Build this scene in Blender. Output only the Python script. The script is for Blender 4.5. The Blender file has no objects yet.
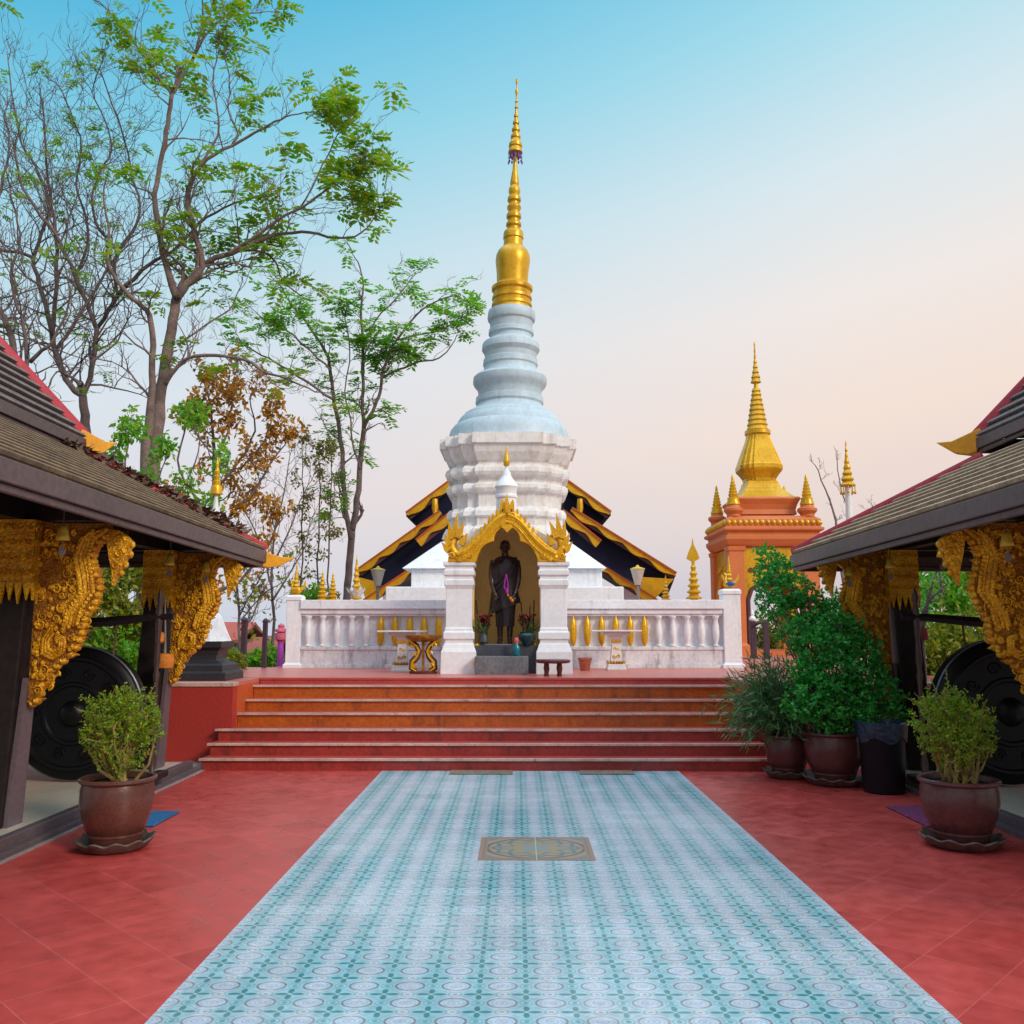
import bpy, math, random
from mathutils import Vector, Matrix, noise as mnoise
R = math.radians
rnd = random.Random(7)
scene = bpy.context.scene
col = scene.collection

# ------------------------------------------------------------------ camera, sky, sun, exposure
F = 900.0; TH = math.atan(115 / F); EYE = 1.65; YAW = math.atan(5 / F * math.cos(TH))
cd = bpy.data.cameras.new('camera'); cam = bpy.data.objects.new('camera', cd); col.objects.link(cam)
cam.location = (0, 0, EYE); cam.rotation_euler = (R(90) + TH, 0, YAW)
cd.sensor_width = 36; cd.lens = 36 * F / 1024; cd.clip_end = 6000; cd.clip_start = 0.05
scene.camera = cam

SUN_EL = R(30); SUN_AZ = R(132)         # azimuth clockwise from +Y: hazy low sun off to the right, a little behind the camera
w = bpy.data.worlds.new('World'); scene.world = w; w.use_nodes = True
nt = w.node_tree; nt.nodes.clear()
def N(tree, typ, **kw):
    n = tree.nodes.new(typ)
    for k, v in kw.items():
        setattr(n, k, v)
    return n
def ramp(node, stops):
    e = node.color_ramp.elements
    while len(e) > 1: e.remove(e[-1])
    e[0].position = stops[0][0]; e[0].color = (*stops[0][1], 1)
    for p, c in stops[1:]:
        x = e.new(p); x.color = (*c, 1)
def s2l(r, g, b):
    f = lambda c: (c / 255 / 12.92) if c / 255 <= .04045 else ((c / 255 + .055) / 1.055) ** 2.4
    return (f(r), f(g), f(b))
out = N(nt, 'ShaderNodeOutputWorld'); bg = N(nt, 'ShaderNodeBackground'); bg.inputs[1].default_value = 1.0
sky = N(nt, 'ShaderNodeTexSky', sky_type='NISHITA'); sky.sun_disc = False
sky.sun_elevation = SUN_EL; sky.sun_rotation = SUN_AZ; sky.dust_density = 4
bg2 = N(nt, 'ShaderNodeBackground'); bg2.inputs[1].default_value = 0.05
tc = N(nt, 'ShaderNodeTexCoord'); sx = N(nt, 'ShaderNodeSeparateXYZ')
nt.links.new(tc.outputs['Generated'], sx.inputs[0])
m1 = N(nt, 'ShaderNodeMath', operation='MULTIPLY_ADD'); m1.inputs[1].default_value = -0.17
nt.links.new(sx.outputs[0], m1.inputs[0]); nt.links.new(sx.outputs[2], m1.inputs[2])
def lin(c, k=1): return tuple(v * k for v in s2l(*c))
ra = N(nt, 'ShaderNodeValToRGB'); rb = N(nt, 'ShaderNodeValToRGB')
ramp(ra, [(0.0, lin((184, 204, 226))), (.07, lin((204, 212, 226))), (.17, lin((224, 218, 224))), (.30, lin((218, 226, 234))), (.42, lin((186, 220, 234))), (.53, lin((132, 206, 230))), (.66, lin((62, 176, 218))), (.85, lin((60, 140, 200)))])
ramp(rb, [(0.0, lin((214, 202, 206))), (.06, lin((232, 214, 208))), (.16, lin((243, 224, 212))), (.28, lin((240, 232, 228))), (.40, lin((216, 232, 238))), (.52, lin((168, 220, 236))), (.66, lin((98, 194, 228))), (.85, lin((60, 140, 200)))])
nt.links.new(m1.outputs[0], ra.inputs[0]); nt.links.new(m1.outputs[0], rb.inputs[0])
mr = N(nt, 'ShaderNodeMapRange'); mr.inputs[1].default_value = -.38; mr.inputs[2].default_value = .34
nt.links.new(sx.outputs[0], mr.inputs[0])
mx = N(nt, 'ShaderNodeMix', data_type='RGBA')
nt.links.new(mr.outputs[0], mx.inputs['Factor']); nt.links.new(ra.outputs[0], mx.inputs['A']); nt.links.new(rb.outputs[0], mx.inputs['B'])
# sky overhead and behind the camera, out of view, brightened to light the ground
zr = N(nt, 'ShaderNodeMapRange', interpolation_type='SMOOTHSTEP'); zr.inputs[1].default_value = .66; zr.inputs[2].default_value = .88
nt.links.new(sx.outputs[2], zr.inputs[0])
br_ = N(nt, 'ShaderNodeMapRange', interpolation_type='SMOOTHSTEP'); br_.inputs[1].default_value = .35; br_.inputs[2].default_value = -.55
nt.links.new(sx.outputs[1], br_.inputs[0])
mz = N(nt, 'ShaderNodeMix', data_type='RGBA'); mz.inputs['B'].default_value = (1.42, 1.82, 2.16, 1)
mbk = N(nt, 'ShaderNodeMix', data_type='RGBA'); mbk.inputs['B'].default_value = (.54, .55, .58, 1)
nt.links.new(br_.outputs[0], mbk.inputs['Factor']); nt.links.new(mx.outputs['Result'], mbk.inputs['A'])
nt.links.new(zr.outputs[0], mz.inputs['Factor']); nt.links.new(mbk.outputs['Result'], mz.inputs['A'])
nt.links.new(mz.outputs['Result'], bg.inputs[0]); nt.links.new(sky.outputs[0], bg2.inputs[0])
ms = N(nt, 'ShaderNodeMixShader'); ms.inputs[0].default_value = .08
nt.links.new(bg.outputs[0], ms.inputs[1]); nt.links.new(bg2.outputs[0], ms.inputs[2])
nt.links.new(ms.outputs[0], out.inputs[0])

sd = bpy.data.lights.new('sun', 'SUN'); sun = bpy.data.objects.new('sun', sd); col.objects.link(sun)
sd.energy = 1.9; sd.angle = R(16); sd.color = (1, .87, .72)
sv = Vector((math.sin(SUN_AZ) * math.cos(SUN_EL), math.cos(SUN_AZ) * math.cos(SUN_EL), math.sin(SUN_EL)))
sun.rotation_euler = sv.to_track_quat('Z', 'Y').to_euler()
sun.location = (30, 0, 20)
vs = scene.view_settings; vs.view_transform = 'Standard'; vs.look = 'None'; vs.exposure = 0.12; vs.gamma = 1
scene.cycles.max_bounces = 6; scene.cycles.transparent_max_bounces = 6

# ------------------------------------------------------------------ helpers
def ray(px, py):
    x = (px - 512) / F; y = (512 - py) / F
    Y = math.cos(TH) - y * math.sin(TH); Z = math.sin(TH) + y * math.cos(TH)
    c, s = math.cos(YAW), math.sin(YAW)
    return Vector((x * c - Y * s, x * s + Y * c, Z))
def P(px, py, d):                       # a point at distance d ahead (a real place in the scene)
    r = ray(px, py); return Vector((0, 0, EYE)) + r * (d / r.y)
def G(px, py, z=0):
    r = ray(px, py); return Vector((0, 0, EYE)) + r * ((z - EYE) / r.z)

class MB:
    def __init__(s): s.v = []; s.f = []
    def add(s, vs_, fs):
        o = len(s.v); s.v += [tuple(p) for p in vs_]; s.f += [tuple(i + o for i in q) for q in fs]; return s
    def bx(s, x0, x1, y0, y1, z0, z1):
        return s.add([(x, y, z) for z in (z0, z1) for y in (y0, y1) for x in (x0, x1)],
                     [(0, 2, 3, 1), (4, 5, 7, 6), (0, 1, 5, 4), (2, 6, 7, 3), (0, 4, 6, 2), (1, 3, 7, 5)])
    def hexa(s, b, t):                  # bottom quad and top quad, same winding
        return s.add(list(b) + list(t), [(3, 2, 1, 0), (4, 5, 6, 7), (0, 1, 5, 4), (1, 2, 6, 5), (2, 3, 7, 6), (3, 0, 4, 7)])
    def lathe(s, prof, n=32, c=(0, 0, 0), plan=None, axis=None, cap=True):
        pl = plan or [(math.cos(2 * math.pi * i / n), math.sin(2 * math.pi * i / n)) for i in range(n)]
        n = len(pl); vs_ = []; fs = []
        for r, z in prof:
            ox, oy = axis(z) if axis else (0, 0)
            vs_ += [(c[0] + ox + r * a, c[1] + oy + r * b, c[2] + z) for a, b in pl]
        for k in range(len(prof) - 1):
            for i in range(n):
                j = (i + 1) % n
                fs.append((k * n + i, k * n + j, (k + 1) * n + j, (k + 1) * n + i))
        if cap:
            fs.append(tuple(reversed(range(n)))); fs.append(tuple((len(prof) - 1) * n + i for i in range(n)))
        return s.add(vs_, fs)
    def prism(s, poly, M, t0, t1):      # M(u, w, t) -> xyz
        n = len(poly)
        vs_ = [M(u, w_, t0) for u, w_ in poly] + [M(u, w_, t1) for u, w_ in poly]
        fs = [tuple(range(n)), tuple(reversed(range(n, 2 * n)))] + [(i, n + i, n + (i + 1) % n, (i + 1) % n) for i in range(n)]
        return s.add(vs_, fs)
    def tube(s, pts, rad, n=6, cap=True):
        pts = [Vector(p) for p in pts]
        if not isinstance(rad, (list, tuple)): rad = [rad] * len(pts)
        vs_ = []; fs = []; up = None
        for i, p in enumerate(pts):
            d = (pts[min(i + 1, len(pts) - 1)] - pts[max(i - 1, 0)])
            if d.length < 1e-9: d = Vector((0, 0, 1))
            d.normalize()
            if up is None:
                up = d.orthogonal().normalized()
            else:
                up = up - d * up.dot(d)
                up = up.normalized() if up.length > 1e-6 else d.orthogonal().normalized()
            b = d.cross(up)
            for k in range(n):
                a = 2 * math.pi * k / n
                vs_.append(p + (up * math.cos(a) + b * math.sin(a)) * rad[i])
        for i in range(len(pts) - 1):
            for k in range(n):
                j = (k + 1) % n
                fs.append((i * n + k, i * n + j, (i + 1) * n + j, (i + 1) * n + k))
        if cap:
            fs.append(tuple(reversed(range(n)))); fs.append(tuple((len(pts) - 1) * n + k for k in range(n)))
        return s.add(vs_, fs)
    def ell(s, c, r, nu=12, nv=8, rot=None):
        if not isinstance(r, (list, tuple)): r = (r, r, r)
        vs_ = []; fs = []
        for i in range(nv + 1):
            t = math.pi * i / nv
            for k in range(nu):
                a = 2 * math.pi * k / nu
                q = Vector((r[0] * math.sin(t) * math.cos(a), r[1] * math.sin(t) * math.sin(a), r[2] * math.cos(t)))
                if rot: q = rot @ q
                vs_.append(Vector(c) + q)
        for i in range(nv):
            for k in range(nu):
                j = (k + 1) % nu
                fs.append((i * nu + k, (i + 1) * nu + k, (i + 1) * nu + j, i * nu + j))
        return s.add(vs_, fs)
    def leaf(s, p, d, side, L, W):
        d = d.normalized(); sd_ = (side - d * side.dot(d))
        sd_ = sd_.normalized() if sd_.length > 1e-5 else d.orthogonal().normalized()
        m = p + d * L * .45
        return s.add([p, m + sd_ * W * .5, p + d * L, m - sd_ * W * .5], [(0, 1, 2, 3)])
    def build(s, name, m, parent=None, smooth=False, ang=38, bevel=0, local=False):
        me = bpy.data.meshes.new(name)
        off = Vector((0, 0, 0))
        if parent is not None and not local:
            q = parent
            while q: off += q.location; q = q.parent
        me.from_pydata([tuple(Vector(p) - off) for p in s.v], [], s.f)
        me.validate()
        me.materials.append(m)
        if smooth:
            me.shade_smooth()
            if ang < 180: me.set_sharp_from_angle(angle=R(ang))
        o = bpy.data.objects.new(name, me); col.objects.link(o); o.parent = parent
        if bevel:
            b = o.modifiers.new('bevel', 'BEVEL'); b.width = bevel; b.segments = 2; b.limit_method = 'ANGLE'
        return o

def tag(o, label=None, cat=None, group=None, kind=None):
    if label: o['label'] = label
    if cat: o['category'] = cat
    if group: o['group'] = group
    if kind: o['kind'] = kind
    return o
def thing(name, loc, label, cat, group=None):
    o = bpy.data.objects.new(name, None); col.objects.link(o); o.location = loc; o.empty_display_size = .2
    return tag(o, label, cat, group)
def copy_tree(o, parent=None):
    c = o.copy(); col.objects.link(c)
    if parent: c.parent = parent
    for ch in list(o.children): copy_tree(ch, c)
    return c
def recalc(o):
    import bmesh
    bm = bmesh.new(); bm.from_mesh(o.data); bmesh.ops.recalc_face_normals(bm, faces=bm.faces); bm.to_mesh(o.data); bm.free()
    return o
def remesh(mb, name, m, parent, vox=.012, it=3):
    o = mb.build(name, m, parent)
    a = o.modifiers.new('r', 'REMESH'); a.mode = 'VOXEL'; a.voxel_size = vox
    b = o.modifiers.new('s', 'SMOOTH'); b.iterations = it; b.factor = .5
    dg = bpy.context.evaluated_depsgraph_get(); dg.update()
    me = bpy.data.meshes.new_from_object(o.evaluated_get(dg))
    o.modifiers.clear(); o.data = me; me.shade_smooth()
    return o

# ------------------------------------------------------------------ materials
def mat(name, c, rough=.6, metal=0., c2=None, vs_=3., amt=.6, fine=30., fa=.25, bump=0., bs=60., bd=.01, spec=.5, dirt=None, ds=1.2, dlo=.52, dhi=.72, island=False, trans=0., dst=(1.6, 1.6, .55)):
    m = bpy.data.materials.new(name); m.use_nodes = True; t = m.node_tree; L = t.links
    b = t.nodes['Principled BSDF']; b.inputs['Roughness'].default_value = rough; b.inputs['Metallic'].default_value = metal
    b.inputs['Specular IOR Level'].default_value = spec
    tc = N(t, 'ShaderNodeTexCoord')
    c2 = c2 or tuple(x * .72 for x in c)
    mix = N(t, 'ShaderNodeMix', data_type='RGBA'); mix.inputs['A'].default_value = (*c, 1); mix.inputs['B'].default_value = (*c2, 1)
    if island:
        g = N(t, 'ShaderNodeNewGeometry'); L.new(g.outputs['Random Per Island'], mix.inputs['Factor'])
    else:
        n1 = N(t, 'ShaderNodeTexNoise'); n1.inputs['Scale'].default_value = vs_; n1.inputs['Detail'].default_value = 6
        L.new(tc.outputs['Object'], n1.inputs['Vector'])
        r1 = N(t, 'ShaderNodeMapRange'); r1.inputs[1].default_value = .35; r1.inputs[2].default_value = .68; r1.inputs[4].default_value = amt
        L.new(n1.outputs[0], r1.inputs[0]); L.new(r1.outputs[0], mix.inputs['Factor'])
    cur = mix.outputs['Result']
    if fa and not island:
        n2 = N(t, 'ShaderNodeTexNoise'); n2.inputs['Scale'].default_value = fine; n2.inputs['Detail'].default_value = 4
        L.new(tc.outputs['Object'], n2.inputs['Vector'])
        hv = N(t, 'ShaderNodeHueSaturation')
        r2 = N(t, 'ShaderNodeMapRange'); r2.inputs[1].default_value = .3; r2.inputs[2].default_value = .7; r2.inputs[3].default_value = 1 - fa; r2.inputs[4].default_value = 1 + fa
        L.new(n2.outputs[0], r2.inputs[0]); L.new(r2.outputs[0], hv.inputs['Value']); L.new(cur, hv.inputs['Color']); cur = hv.outputs[0]
    if dirt:
        n3 = N(t, 'ShaderNodeTexNoise'); n3.inputs['Scale'].default_value = ds; n3.inputs['Detail'].default_value = 9; n3.inputs['Roughness'].default_value = .7
        mp = N(t, 'ShaderNodeMapping'); mp.inputs['Scale'].default_value = dst; L.new(tc.outputs['Object'], mp.inputs[0]); L.new(mp.outputs[0], n3.inputs['Vector'])
        r3 = N(t, 'ShaderNodeMapRange'); r3.inputs[1].default_value = dlo; r3.inputs[2].default_value = dhi; r3.inputs[4].default_value = .8
        mx_ = N(t, 'ShaderNodeMix', data_type='RGBA'); mx_.inputs['B'].default_value = (*dirt, 1)
        L.new(n3.outputs[0], r3.inputs[0]); L.new(r3.outputs[0], mx_.inputs['Factor']); L.new(cur, mx_.inputs['A']); cur = mx_.outputs['Result']
    L.new(cur, b.inputs['Base Color'])
    if bump:
        n4 = N(t, 'ShaderNodeTexNoise'); n4.inputs['Scale'].default_value = bs; n4.inputs['Detail'].default_value = 5
        L.new(tc.outputs['Object'], n4.inputs['Vector'])
        bp = N(t, 'ShaderNodeBump'); bp.inputs['Strength'].default_value = bump; bp.inputs['Distance'].default_value = bd
        L.new(n4.outputs[0], bp.inputs['Height']); L.new(bp.outputs[0], b.inputs['Normal'])
    if trans:
        tr = N(t, 'ShaderNodeBsdfTranslucent'); L.new(cur, tr.inputs[0])
        mxs = N(t, 'ShaderNodeMixShader'); mxs.inputs[0].default_value = trans
        L.new(b.outputs[0], mxs.inputs[1]); L.new(tr.outputs[0], mxs.inputs[2]); L.new(mxs.outputs[0], t.nodes['Material Output'].inputs[0])
    return m
M = {}
M['white'] = mat('white_plaster', (.84, .86, .90), .5, c2=(.72, .75, .81), vs_=1.5, fine=14, fa=.06, bump=.25, bs=25, dirt=(.36, .36, .40), ds=1.6, dlo=.55, dhi=.82, dst=(4.5, 4.5, .5))
M['whiteold'] = mat('white_plaster_weathered', (.82, .84, .90), .6, c2=(.66, .68, .76), vs_=2, fine=20, fa=.08, bump=.3, bs=30, dirt=(.26, .25, .29), ds=2.0, dlo=.55, dhi=.78, dst=(4, 4, .6))
M['drum'] = mat('drum_plaster', (.84, .84, .86), .6, c2=(.76, .72, .68), vs_=1.2, fine=12, fa=.08, bump=.35, bs=20, dirt=(.50, .34, .18), ds=1.5, dlo=.49, dhi=.80, dst=(4, 4, .5))
M['skylitwhite'] = mat('skylit_white_plaster', (.52, .65, .74), .5, c2=(.44, .54, .63), vs_=1.4, fine=12, fa=.07, bump=.3, bs=22, dirt=(.34, .38, .44), ds=1.5, dlo=.52, dhi=.8, dst=(4, 4, .45))  # white plaster of the stupa bell, blue sky light put into its colour
M['whitestain'] = mat('stained_plaster', (.74, .74, .78), .6, c2=(.56, .56, .62), vs_=2, fine=20, fa=.1, bump=.3, bs=30, dirt=(.16, .15, .17), ds=4.5, dlo=.50, dhi=.70)
M['cream'] = mat('cream_plaster', (.80, .66, .42), .6, c2=(.70, .55, .33), fa=.08)
M['niche'] = mat('ochre_plaster', (.98, .70, .26), .6, c2=(.88, .56, .18), fa=.08)
M['gold'] = mat('gold_paint', (.84, .47, .012), .36, .35, c2=(.62, .28, .010), vs_=5, fine=40, fa=.22, dirt=(.30, .11, .01), ds=4, dlo=.58, dhi=.75, bump=.5, bs=45, bd=.012)
M['goldsm'] = mat('gold_leaf', (.76, .43, .014), .36, .35, c2=(.56, .29, .010), vs_=2.5, fine=30, fa=.18, dirt=(.28, .13, .015), ds=2.2, dlo=.55, dhi=.75, bump=.12, bs=40)
M['purple'] = mat('purple_tassel', (.20, .10, .42), .6)
M['red'] = mat('red_plaster', (.42, .035, .025), .5, c2=(.34, .028, .022), vs_=1.2, fine=30, fa=.12, bump=.2, dirt=(.14, .02, .02), ds=1.3, dlo=.6, dhi=.8)
M['tread'] = mat('red_tread', (.46, .07, .06), .35, c2=(.38, .05, .045), fa=.15, dirt=(.2, .05, .05), ds=3, dlo=.55, dhi=.75)
M['riserR'] = mat('red_riser', (.36, .04, .03), .4, c2=(.24, .022, .018), vs_=2.5, fine=25, fa=.2, dirt=(.05, .016, .016), ds=2.6, dlo=.52, dhi=.72)
M['riserO'] = mat('orange_riser', (.50, .12, .014), .35, c2=(.30, .06, .010), vs_=2.5, fine=25, fa=.2, dirt=(.05, .016, .012), ds=2.6, dlo=.53, dhi=.74)
M['nosing'] = mat('worn_nosing', (.62, .45, .38), .5, c2=(.36, .18, .14), vs_=4, fine=50, fa=.2, dirt=(.18, .06, .05), ds=5, dlo=.55, dhi=.75)
M['pink'] = mat('pink_terrace', (.55, .16, .13), .35, c2=(.48, .12, .10), fa=.08)
M['navy'] = mat('navy_board', (.009, .012, .040), .6, spec=.2)
M['plum'] = mat('plum_board', (.10, .035, .05), .5)
M['orange'] = mat('orange_paint', (.64, .18, .05), .5, c2=(.52, .13, .035), vs_=2, fa=.08, bump=.1)
M['orangered'] = mat('orange_trim_lit_wall', (.52, .09, .02), .5, fa=.08)  # hall trim; also the lit tone painted on the retaining walls' sides
M['darkroof'] = mat('dark_tiles', (.05, .03, .03), .6)
M['wood'] = mat('dark_wood', (.018, .012, .013), .5, c2=(.010, .007, .008), fine=18, fa=.3, bump=.3, bs=20, spec=.25)
M['fascia'] = mat('mauve_wood', (.105, .070, .070), .5, c2=(.075, .048, .05), vs_=2, fine=22, fa=.2, bump=.2, bs=14)
M['turned'] = mat('turned_wood', (.055, .028, .024), .4, fa=.3)
M['postside'] = mat('post_board', (.13, .095, .11), .45, fa=.15)
M['shingleA'] = mat('brown_shingle', (.17, .105, .05), .75, c2=(.10, .06, .036), vs_=2.2, amt=1, fine=16, fa=.25, bump=.5, bs=40, dirt=(.16, .12, .035), ds=2, dlo=.52, dhi=.68)
M['shingleB'] = mat('tan_shingle', (.30, .19, .11), .7, c2=(.20, .125, .075), vs_=1.2, amt=1, fine=14, fa=.15, bump=.4, bs=40, dirt=(.30, .19, .04), ds=1.6, dlo=.56, dhi=.70)
M['shinglegrey'] = mat('grey_shingle', (.10, .075, .07), .7, c2=(.06, .045, .045), vs_=2.2, amt=1, fine=26, fa=.4, bump=.5, bs=40)
M['edgeA'] = mat('edge_brown', (.24, .16, .09), .75, c2=(.12, .08, .05), vs_=4, amt=1)
M['edgeB'] = mat('edge_tan', (.52, .38, .25), .7, c2=(.34, .23, .14), vs_=4, amt=1)
M['edgeC'] = mat('edge_grey', (.20, .16, .15), .7, c2=(.12, .09, .09), vs_=4, amt=1)
M['hip'] = mat('red_hip', (.48, .03, .05), .4, c2=(.33, .02, .035), fa=.2)
M['flame'] = mat('yellow_flame', (.75, .34, .01), .45, .15, c2=(.62, .24, .008), fa=.12)
M['carve'] = mat('carved_gold', (.84, .45, .016), .34, .4, c2=(.56, .24, .008), vs_=6, amt=1, fine=45, fa=.35, bump=.9, bs=55, bd=.02)
M['carveback'] = mat('carving_ground', (.42, .18, .008), .5, .3, c2=(.24, .08, .006), vs_=18, amt=1, fine=60, fa=.4, bump=1, bs=60, bd=.02)
M['black'] = mat('black_lacquer', (.008, .008, .010), .3, fa=.2)
M['gongm'] = mat('gong_metal', (.004, .004, .005), .42, .0, fa=.3, spec=.2)
M['rim'] = mat('gong_rim', (.16, .17, .19), .35, .6, fa=.2)
M['tilecream'] = mat('cream_tile', (.62, .56, .46), .2, fa=.06)
M['concrete'] = mat('grey_concrete', (.30, .26, .25), .8, c2=(.2, .17, .17), fa=.25, bump=.4)
M['slabedge'] = mat('slab_edge', (.10, .075, .085), .5, c2=(.07, .05, .055), fa=.2)
M['pot'] = mat('brown_pot', (.12, .042, .028), .28, c2=(.07, .026, .022), vs_=5, fine=50, fa=.2, bump=.15)
M['potred'] = mat('maroon_pot', (.11, .036, .034), .30, c2=(.065, .024, .024), vs_=5, fa=.2)
M['saucer'] = mat('clay_saucer', (.06, .035, .028), .6, c2=(.17, .12, .10), vs_=9, fa=.3)
M['soil'] = mat('soil', (.035, .022, .014), .9, fa=.5, bump=1)
M['bin'] = mat('black_plastic', (.007, .009, .015), .45, fa=.2, spec=.25)
M['bag'] = mat('bin_bag', (.012, .03, .06), .3, fa=.3, bump=.8, bs=20, bd=.03)
M['bronze'] = mat('dark_bronze', (.05, .036, .036), .24, .6, c2=(.10, .075, .07), vs_=6, fa=.3, bump=.15)
M['bronze2'] = mat('dark_bronze_robe', (.024, .018, .024), .30, .5, c2=(.05, .036, .042), vs_=6, fa=.3)
M['stone'] = mat('grey_stone', (.16, .17, .19), .6, c2=(.09, .10, .12), vs_=6, fa=.25, bump=.4)
M['stonedk'] = mat('dark_stone', (.05, .055, .07), .5, fa=.25)
M['marble'] = mat('white_marble', (.75, .74, .76), .35, fa=.06)
M['brass'] = mat('brass', (.72, .50, .05), .4, .15, c2=(.55, .36, .04), fa=.2)
M['grey'] = mat('grey_metal', (.22, .20, .19), .5, fa=.15)
M['redwood'] = mat('red_table', (.12, .018, .02), .4)
M['terra'] = mat('terracotta', (.35, .09, .05), .6)
M['teal'] = mat('teal_glass', (.01, .16, .20), .2)
M['tealdk'] = mat('teal_dark', (.008, .05, .06), .25)
M['pinkcap'] = mat('pink_plastic', (.75, .12, .16), .4)
M['garland'] = mat('purple_garland', (.42, .03, .40), .6)
M['flowred'] = mat('red_petals', (.24, .008, .02), .5, c2=(.12, .006, .015), island=True)
M['stick'] = mat('incense_stick', (.10, .05, .03), .7)
M['bluemat'] = mat('blue_mat', (.01, .12, .30), .8, fa=.3, bump=.4, bs=200)
M['purmat'] = mat('purple_mat', (.20, .03, .12), .8, fa=.3, bump=.4, bs=200)
M['brownmat'] = mat('brown_mat', (.22, .15, .11), .9, fa=.3, bump=.4, bs=200)
M['mallet'] = mat('orange_cloth', (.62, .20, .02), .8, fa=.2, bump=.4)
M['bark'] = mat('grey_bark', (.27, .19, .175), .85, c2=(.15, .105, .10), vs_=5, amt=1, fine=40, fa=.35, bump=.8, bs=30, bd=.02)
M['barkdk'] = mat('dark_bark', (.19, .135, .135), .85, c2=(.11, .08, .08), vs_=5, amt=1, fa=.35, bump=.6, bs=30)
M['leafA'] = mat('leaf_fresh', (.10, .38, .014), .5, c2=(.40, .46, .022), island=True, trans=.5)
M['leafB'] = mat('leaf_green', (.06, .38, .02), .5, c2=(.34, .56, .03), island=True, trans=.5)
M['leafbrown'] = mat('leaf_brown', (.72, .36, .03), .6, c2=(.40, .17, .02), island=True, trans=.45)
M['leafolive'] = mat('leaf_olive', (.20, .20, .02), .6, c2=(.36, .28, .04), island=True, trans=.45)
M['leafdeep'] = mat('leaf_deep', (.016, .25, .035), .45, c2=(.08, .48, .06), island=True, trans=.35)
M['leafteal'] = mat('leaf_long', (.025, .17, .08), .5, c2=(.14, .24, .05), island=True, trans=.3)
M['leafshrub'] = mat('leaf_shrub', (.10, .28, .010), .5, c2=(.34, .38, .016), island=True, trans=.4)
M['leafyel'] = mat('leaf_yellowgreen', (.38, .36, .02), .5, c2=(.14, .26, .02), island=True, trans=.5)
M['stemyel'] = mat('yellow_stem', (.30, .21, .06), .7, fa=.3)
M['dry'] = mat('dry_leaves', (.20, .115, .075), .8, c2=(.10, .06, .045), island=True)
M['houseroof'] = mat('red_house_roof', (.50, .10, .06), .7, fa=.2)
M['housewall'] = mat('house_wall', (.24, .15, .11), .8, fa=.2)
M['magenta'] = mat('magenta_paint', (.48, .06, .50), .5)
M['pinkp'] = mat('pink_paint', (.66, .14, .24), .5)
M['post'] = mat('purple_post', (.055, .028, .045), .5)
M['lampglass'] = mat('lamp_shade', (.50, .46, .40), .4, fa=.1)
M['blue'] = mat('blue_paint', (.03, .09, .35), .4)
M['blackst'] = mat('black_stone', (.030, .027, .034), .45, c2=(.02, .018, .024), fa=.2)
M['earth'] = mat('earth', (.10, .10, .05), .9, c2=(.05, .08, .03), vs_=.5, amt=1, fine=3, fa=.4)
M['tabgold'] = mat('table_gold', (.40, .20, .02), .4, .3, c2=(.16, .05, .01), vs_=14, amt=1, fa=.3)
M['tabdark'] = mat('table_maroon', (.10, .02, .012), .45)
M['wrap'] = mat('red_wrap', (.25, .02, .03), .7)

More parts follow.
